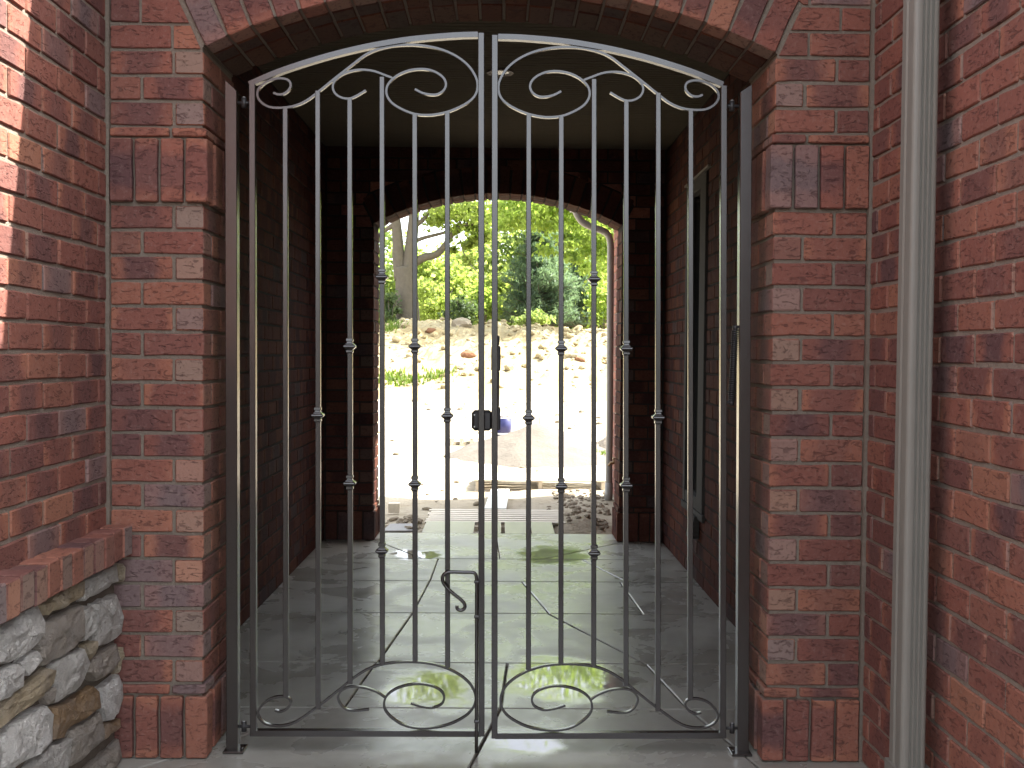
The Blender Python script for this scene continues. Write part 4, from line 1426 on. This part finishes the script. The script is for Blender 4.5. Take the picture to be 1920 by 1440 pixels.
for i in range(620):
    x, y = rng.uniform(-7, 7), rng.uniform(33, 45)
    r = rng.choice([0.035, 0.045, 0.06, 0.08, 0.13]) * rng.uniform(0.7, 1.3)
    cl.add(*rock_mesh(V((x, y, heap_z(x, y) + r * 0.25)), r, i * 0.77, 0.7))
tag(cl.build('clods', M['heap']), kind='stuff')
def on_heap(px, py):
    d = ray(px, py)
    t = 30.0
    while t < 60:
        p = CP + d * (t / d.y)
        if p.z < heap_z(p.x, p.y): return p
        t += 0.1
    return CP + d * (45 / d.y)
for (px, py, r, m, lb) in ((876, 668, 0.30, 'red_rock', 'reddish brown rock on the dirt heap slope'), (866, 610, 0.42, 'rock', 'pale boulder on the crest of the dirt heap'),
                           (808, 622, 0.22, 'red_rock', 'small brown rock near the heap crest, right of big trunk'), (1088, 676, 0.2, 'red_rock', 'small rock on the right part of the dirt heap')):
    p = on_heap(px, py)
    tag(MB().add(*rock_mesh(V((p.x, p.y, p.z + r * 0.1)), r, px, 0.6)).build('rock', M[m]), lb, 'rock')

cl = MB(); rng = random.Random(8)
for i in range(150):
    x, y = rng.uniform(-3.2, 2.6), 9.5 + 22 * rng.random() ** 1.5
    r = rng.choice([0.012, 0.018, 0.025, 0.04]) * rng.uniform(0.7, 1.3) * (0.6 + y / 25)
    cl.add(*rock_mesh(V((x, y, ground_z(x, y) + r * 0.2)), r, i * 1.13, 0.6))
tag(cl.build('clods', M['clod']), kind='stuff')

def tuft(px, py, w, h, n, label, heap=True, z=-0.1, ly=0.4):
    p = on_heap(px, py) if heap else onZ(px, py, z)
    mb = MB(); rng = random.Random(int(px))
    for i in range(n):
        x, y = p.x + rng.gauss(0, w / 2.2), p.y + rng.gauss(0, ly)
        zz = heap_z(x, y) if heap else ground_z(x, y)
        a = rng.uniform(0, 2 * pi); l = h * rng.uniform(0.4, 1.1); t = rng.uniform(0.1, 0.7) * l
        wd = 0.02 + 0.03 * w
        dx, dy = cos(a), sin(a)
        mb.add([(x - dy * wd, y + dx * wd, zz - 0.02), (x + dy * wd, y - dx * wd, zz - 0.02), (x + dx * t * .5, y + dy * t * .5, zz + l * 0.7), (x + dx * t, y + dy * t, zz + l)], [(0, 1, 2), (1, 3, 2)])
    tag(mb.build('grass_tuft', M['grass']), kind='stuff')
tuft(750, 712, 1.2, 0.22, 260, 'wide green grass patch at the foot of the heap, left edge')
tuft(822, 702, 0.6, 0.24, 120, 'small green grass tuft at the heap foot, right of the wide patch')
tuft(1126, 862, 0.12, 0.12, 120, 'bright grass tuft beside the far downspout', False, -0.1, 0.08)
tuft(732, 620, 0.5, 0.4, 120, 'blue green leafy clump on the heap crest under the big trunk')

# ------------------------------------------------------------------ trees
def leaf(mb, p, s, rng, droop=0.0):
    a = rng.uniform(0, 2 * pi); t = rng.uniform(-0.9, 0.9)
    d = V((cos(a) * cos(t), sin(a) * cos(t), sin(t) - droop)).normalized()
    u = d.cross(V((rng.uniform(-1, 1), rng.uniform(-1, 1), rng.uniform(-1, 1)))).normalized()
    s *= rng.uniform(0.6, 1.25)
    w = s * rng.uniform(0.28, 0.45)
    mid = p + d * (s * 0.45)
    n = d.cross(u) * (s * 0.1)
    mb.add([p, mid + u * w + n, p + d * s, mid - u * w + n], [(0, 1, 2), (0, 2, 3)])

def blobby(rng, c, r, n, mb, s, nclump, shell=0.55, droop=0.0, spread=0.22):
    """leaves in clumps scattered through an ellipsoid"""
    for i in range(nclump):
        while True:
            d = V((rng.uniform(-1, 1), rng.uniform(-1, 1), rng.uniform(-1, 1)))
            if shell < d.length < 1: break
        if rng.random() < 0.3: d *= rng.uniform(0.3, 1.0)
        cc = V((c.x + d.x * r[0], c.y + d.y * r[1], c.z + d.z * r[2]))
        k_ = rng.uniform(0.5, 1.3) * spread
        for q in range(n // nclump):
            o = V((rng.gauss(0, 1) * k_ * r[0], rng.gauss(0, 1) * k_ * r[1], rng.gauss(0, 1) * k_ * r[2] * 0.7))
            leaf(mb, cc + o, s, rng, droop)

def limb_tree(name, label, cat, base, height, trunk_r, crown_c, crown_r, nleaf, s, mat, seed, nclump=60, nlimb=7, droop=0.2, shell=0.5, trunk=None, group=None, spread=0.2):
    rng = random.Random(seed)
    T = thing(name, base, label, cat, group)
    tb = MB()
    b = V(base)
    if trunk is None:
        top = V((crown_c.x, crown_c.y, b.z + height))
        path = [b, b.lerp(top, 0.3) + V((rng.uniform(-.2, .2), 0, 0)), b.lerp(top, 0.6) + V((rng.uniform(-.3, .3), 0, 0)), top]
        path = smooth_path(path, 4)
        tb.tube(path, [trunk_r * (1 - 0.85 * i / (len(path) - 1)) * (1.25 if i == 0 else 1) for i in range(len(path))], 9)
        for i in range(nlimb):
            t = rng.uniform(0.3, 0.95)
            p = path[int(t * (len(path) - 1))]
            d = V((rng.uniform(-1, 1), rng.uniform(-1, 1), rng.uniform(-.3, .8)))
            q = V((crown_c.x + d.x * crown_r[0] * .8, crown_c.y + d.y * crown_r[1] * .8, crown_c.z + d.z * crown_r[2] * .8))
            m = p.lerp(q, 0.5) + V((0, 0, rng.uniform(-.2, .5)))
            pt = smooth_path([p, m, q], 4)
            tb.tube(pt, [trunk_r * 0.42 * (1 - 0.85 * k_ / (len(pt) - 1)) for k_ in range(len(pt))], 6)
    else:
        for pts, r0, r1 in trunk:
            pt = smooth_path(pts, 5)
            tb.tube(pt, [r0 + (r1 - r0) * k_ / (len(pt) - 1) for k_ in range(len(pt))], 12)
    tb.build('trunk', M['bark'], T)
    mb = MB()
    cr = crown_c if isinstance(crown_c, list) else [(crown_c, crown_r, 1.0)]
    for (c, r, f) in cr:
        blobby(rng, c, r, int(nleaf * f), mb, s, max(4, int(nclump * f)), shell, droop, spread)
    mb.build('crown', M[mat], T)
    return T

def at(px, py, d): return onY(px, py, d)
# the big forked tree at the left
BT = 47.0
bb = at(766, 640, BT); bb.z = 1.5
fork = at(757, 498, BT)
trunk = [([bb, at(764, 585, BT), at(761, 530, BT), at(757, 500, BT)], 0.58, 0.40),
         ([at(752, 525, BT), at(747, 480, BT), at(745, 440, BT), at(738, 380, BT), at(728, 300, BT)], 0.30, 0.16),
         ([at(763, 528, BT), at(769, 480, BT), at(774, 430, BT), at(780, 370, BT), at(792, 280, BT), at(800, 180, BT)], 0.33, 0.12),
         ([at(768, 500, BT), at(792, 484, BT), at(818, 477, BT), at(834, 460, BT), at(850, 437, BT), at(866, 424, BT), at(885, 420, BT), at(915, 418, BT)], 0.20, 0.05),
         ([at(771, 455, BT), at(795, 446, BT), at(830, 437, BT), at(852, 430, BT)], 0.10, 0.05),
         ([at(742, 420, BT), at(728, 428, BT), at(705, 445, BT)], 0.14, 0.06),
         ([at(777, 425, BT), at(795, 410, BT), at(806, 392, BT), at(820, 350, BT)], 0.12, 0.05),
         ([at(866, 424, BT), at(858, 408, BT), at(846, 396, BT)], 0.05, 0.02),
         ([at(862, 448, BT), at(872, 480, BT), at(892, 508, BT)], 0.035, 0.015)]
crowns = [(at(890, 398, BT), (2.0, 2.2, 0.9), 0.16), (at(835, 402, BT + 1), (1.2, 2.0, 0.5), 0.07), (at(905, 440, BT), (1.0, 1.2, 0.55), 0.06), (at(868, 470, BT), (0.6, 0.8, 0.5), 0.03),
          (at(780, 240, BT + 1), (5.0, 4.5, 2.2), 0.34), (at(880, 160, BT + 1), (5.5, 4.5, 2.6), 0.34)]
limb_tree('forked_tree', 'big forked tree with a thick grey trunk at the left of the view', 'tree', bb, 12, 0.5, crowns, None, 15000, 0.22, 'leaf_bright', 11, 130, 0, 0.5, 0.1, trunk, None, 0.2)
# right overhanging maple, crown high and drooping into view
mbase = at(1215, 640, 43.0); mbase.z = 1.6
crowns = [(at(1080, 380, 43), (3.1, 2.6, 1.5), 0.30), (at(1120, 470, 43.5), (1.2, 1.5, 1.2), 0.10), (at(985, 395, 43), (1.3, 1.6, 0.9), 0.10), (at(1060, 465, 42.6), (1.0, 1.0, 0.7), 0.05), (at(1130, 250, 43.5), (5.0, 4.0, 2.6), 0.45)]
mt = [([mbase, at(1210, 520, 43), at(1195, 420, 43), at(1175, 300, 43), at(1160, 200, 43)], 0.42, 0.15),
      ([at(1203, 470, 43), at(1160, 430, 43), at(1120, 400, 43), at(1060, 385, 43)], 0.16, 0.05),
      ([at(1180, 330, 43), at(1100, 300, 43), at(1010, 290, 43)], 0.16, 0.05),
      ([at(1120, 402, 43), at(1100, 440, 43), at(1075, 455, 43)], 0.06, 0.02)]
limb_tree('maple_tree', 'yellow green leafy tree hanging into the view at the upper right', 'tree', mbase, 11, 0.4, crowns, None, 17000, 0.20, 'leaf_yellow', 12, 170, 0, 0.9, 0.0, mt, None, 0.17)

# blue green pine
def pine(px, py, d, h, r, seed, label):
    rng = random.Random(seed)
    b = at(px, py, d); 
    T = thing('pine_tree', b, label, 'tree')
    MB().tube([b, b + V((0.05, 0, h * 0.5)), b + V((0, 0, h))], [0.20, 0.13, 0.03], 8).build('trunk', M['bark'], T)
    br = MB(); nd = MB()
    z = 0.25
    while z < h * 0.98:
        t = z / h
        rr_ = r * (1 - t) ** 0.75 * rng.uniform(0.8, 1.12)
        nb = 7 if t < 0.6 else 5
        a0 = rng.uniform(0, 2 * pi)
        for i in range(nb):
            a = a0 + 2 * pi * i / nb + rng.uniform(-.25, .25)
            L = rr_ * rng.uniform(0.75, 1.1)
            p0 = b + V((0, 0, z)); p1 = p0 + V((cos(a) * L * .55, sin(a) * L * .55, L * 0.03)); p2 = p0 + V((cos(a) * L, sin(a) * L, L * 0.16))
            br.tube([p0, p1, p2], [0.035, 0.025, 0.01], 4)
            m = int(26 + 60 * L)
            for q in range(m):
                tt = rng.uniform(0.25, 1.03)
                c = (p0.lerp(p1, tt / 0.55) if tt < 0.55 else p1.lerp(p2, (tt - 0.55) / 0.45))
                side = rng.gauss(0, 0.17 * L)
                c = c + V((-sin(a) * side, cos(a) * side, abs(rng.gauss(0, 0.10)) + 0.02))
                for w in range(3):
                    dd = V((rng.gauss(0, 1), rng.gauss(0, 1), rng.uniform(0.0, 1.3))).normalized() * rng.uniform(0.16, 0.30)
                    uu = dd.cross(V((0.3, 0.2, 1))).normalized() * 0.022
                    nd.add([c - uu, c + uu, c + dd], [(0, 1, 2)])
        z += rng.uniform(0.22, 0.36)
    br.build('branches', M['bark'], T); nd.build('needles', M['leaf_pine'], T)
pine(1012, 622, 50.0, 5.6, 2.35, 21, 'blue green pine with layered boughs in the middle of the view')
pine(1085, 622, 53.0, 4.0, 1.9, 22, 'smaller blue green pine right of the layered one')

# woods behind
kinds = [('leaf_bright', 'bushy'), ('leaf_mid', 'loose'), ('leaf_yellow', 'pale')]
wood = [  # px, d, half width, zlo, zhi, material, leaves
    (690, 60, 3.6, 0.4, 8.2, 'leaf_mid', 6500, 'broad green tree at the left edge, behind the forked trunk'),
    (815, 58, 2.6, 0.3, 6.6, 'leaf_bright', 6500, 'low bushy tree right of the forked trunk, below its long limb'),
    (885, 62, 2.8, 0.3, 7.6, 'leaf_bright', 6500, 'bushy green tree left of the pine, behind the shrub'),
    (965, 66, 3.2, 0.3, 11.5, 'leaf_mid', 7500, 'tall loose tree rising behind the pine top'),
    (1075, 64, 3.4, 0.3, 12.0, 'leaf_bright', 8000, 'tall full tree behind the smaller pine'),
    (1165, 58, 2.8, 0.3, 9.0, 'leaf_bright', 6500, 'bright tree at the right edge by the far downspout'),
    (745, 74, 4.5, 0.3, 8.0, 'leaf_yellow', 5000, 'pale tree far back between trunk and left edge'),
    (1010, 78, 6.0, 0.3, 15.0, 'leaf_mid', 8500, 'tallest tree far back, above the pine'),
    (1180, 76, 6.0, 0.3, 16.0, 'leaf_bright', 8000, 'high tree far back at the right'),
    (850, 80, 5.0, 0.3, 8.6, 'leaf_mid', 6000, 'low distant tree between the trunk and pine'),
    (560, 66, 6.0, 0.3, 14.0, 'leaf_bright', 6000, 'large tree beyond the left edge of the arch'),
    (1340, 66, 6.5, 0.3, 15.0, 'leaf_mid', 6500, 'large tree beyond the right edge of the arch'),
]
for i, (px, d, hw, zlo, zhi, mat, nl, lb) in enumerate(wood):
    p = at(px, 620, d); p.z = 0.15
    cc = V((p.x, p.y, (zlo + zhi) / 2 + 0.3))
    limb_tree('leafy_tree', lb, 'tree', p, zhi * 0.8, 0.16 + hw * 0.03, cc, (hw, hw * 0.9, (zhi - zlo) / 2), nl, 0.24 + d * 0.0016, mat, 100 + i, 70 + int(hw * 8), 8, 0.3, 0.45, None, 'trees of the wood behind the heap', 0.17)

# the belt of trees behind the photographer that shows only as the dark lower half of the gate's reflections
rng = random.Random(77)
mb = MB()
for i in range(26):
    c = V((-26 + 2.1 * i + rng.uniform(-.6, .6), -21 + rng.uniform(-1.5, 1.5), 1.9 + rng.uniform(-.3, .4)))
    blobby(rng, c, (1.9, 1.5, 2.3), 420, mb, 0.5, 30, 0.4, 0.2, 0.22)
tag(mb.build('tree_belt', M['leaf_belt']), kind='stuff')

def shrub(px, py, d, rx, rz, n, s, mat, seed, label, lean=0.0):
    rng = random.Random(seed)
    b = at(px, py, d); b.z = max(b.z, 1.2)
    T = thing('shrub', b, label, 'shrub')
    st_ = MB()
    for i in range(6):
        a = rng.uniform(0, 2 * pi)
        st_.tube([b - V((0, 0, 0.5)), b + V((cos(a) * rx * .3, sin(a) * rx * .3, rz * 0.8)), b + V((cos(a) * rx * .7, sin(a) * rx * .7, rz * 1.6))], [0.03, 0.02, 0.008], 4)
    st_.build('stems', M['bark'], T)
    mb = MB()
    blobby(rng, b + V((0, 0, rz)), (rx, rx, rz), n, mb, s, 26, 0.35, -0.3, 0.2)
    mb.build('foliage', M[mat], T)
shrub(866, 612, 47.5, 0.75, 0.72, 1600, 0.17, 'leaf_dark', 31, 'dark green juniper shrub on the heap crest left of the pine')
shrub(731, 612, 46.0, 0.42, 0.75, 900, 0.18, 'leaf_dark', 32, 'dark shrub on the crest left of the thick trunk')
shrub(1000, 614, 46.5, 0.8, 0.35, 800, 0.18, 'leaf_mid', 33, 'low green shrub in front of the pine foot')
shrub(905, 610, 49.0, 0.9, 0.9, 1500, 0.2, 'leaf_yellow', 34, 'yellow green shrub between the juniper and pine')
shrub(815, 610, 50.0, 1.3, 1.1, 2200, 0.2, 'leaf_bright', 35, 'bright shrub between the trunk and juniper')
shrub(1130, 612, 49.0, 1.2, 1.1, 2000, 0.2, 'leaf_yellow', 36, 'yellow green shrub right of the smaller pine')
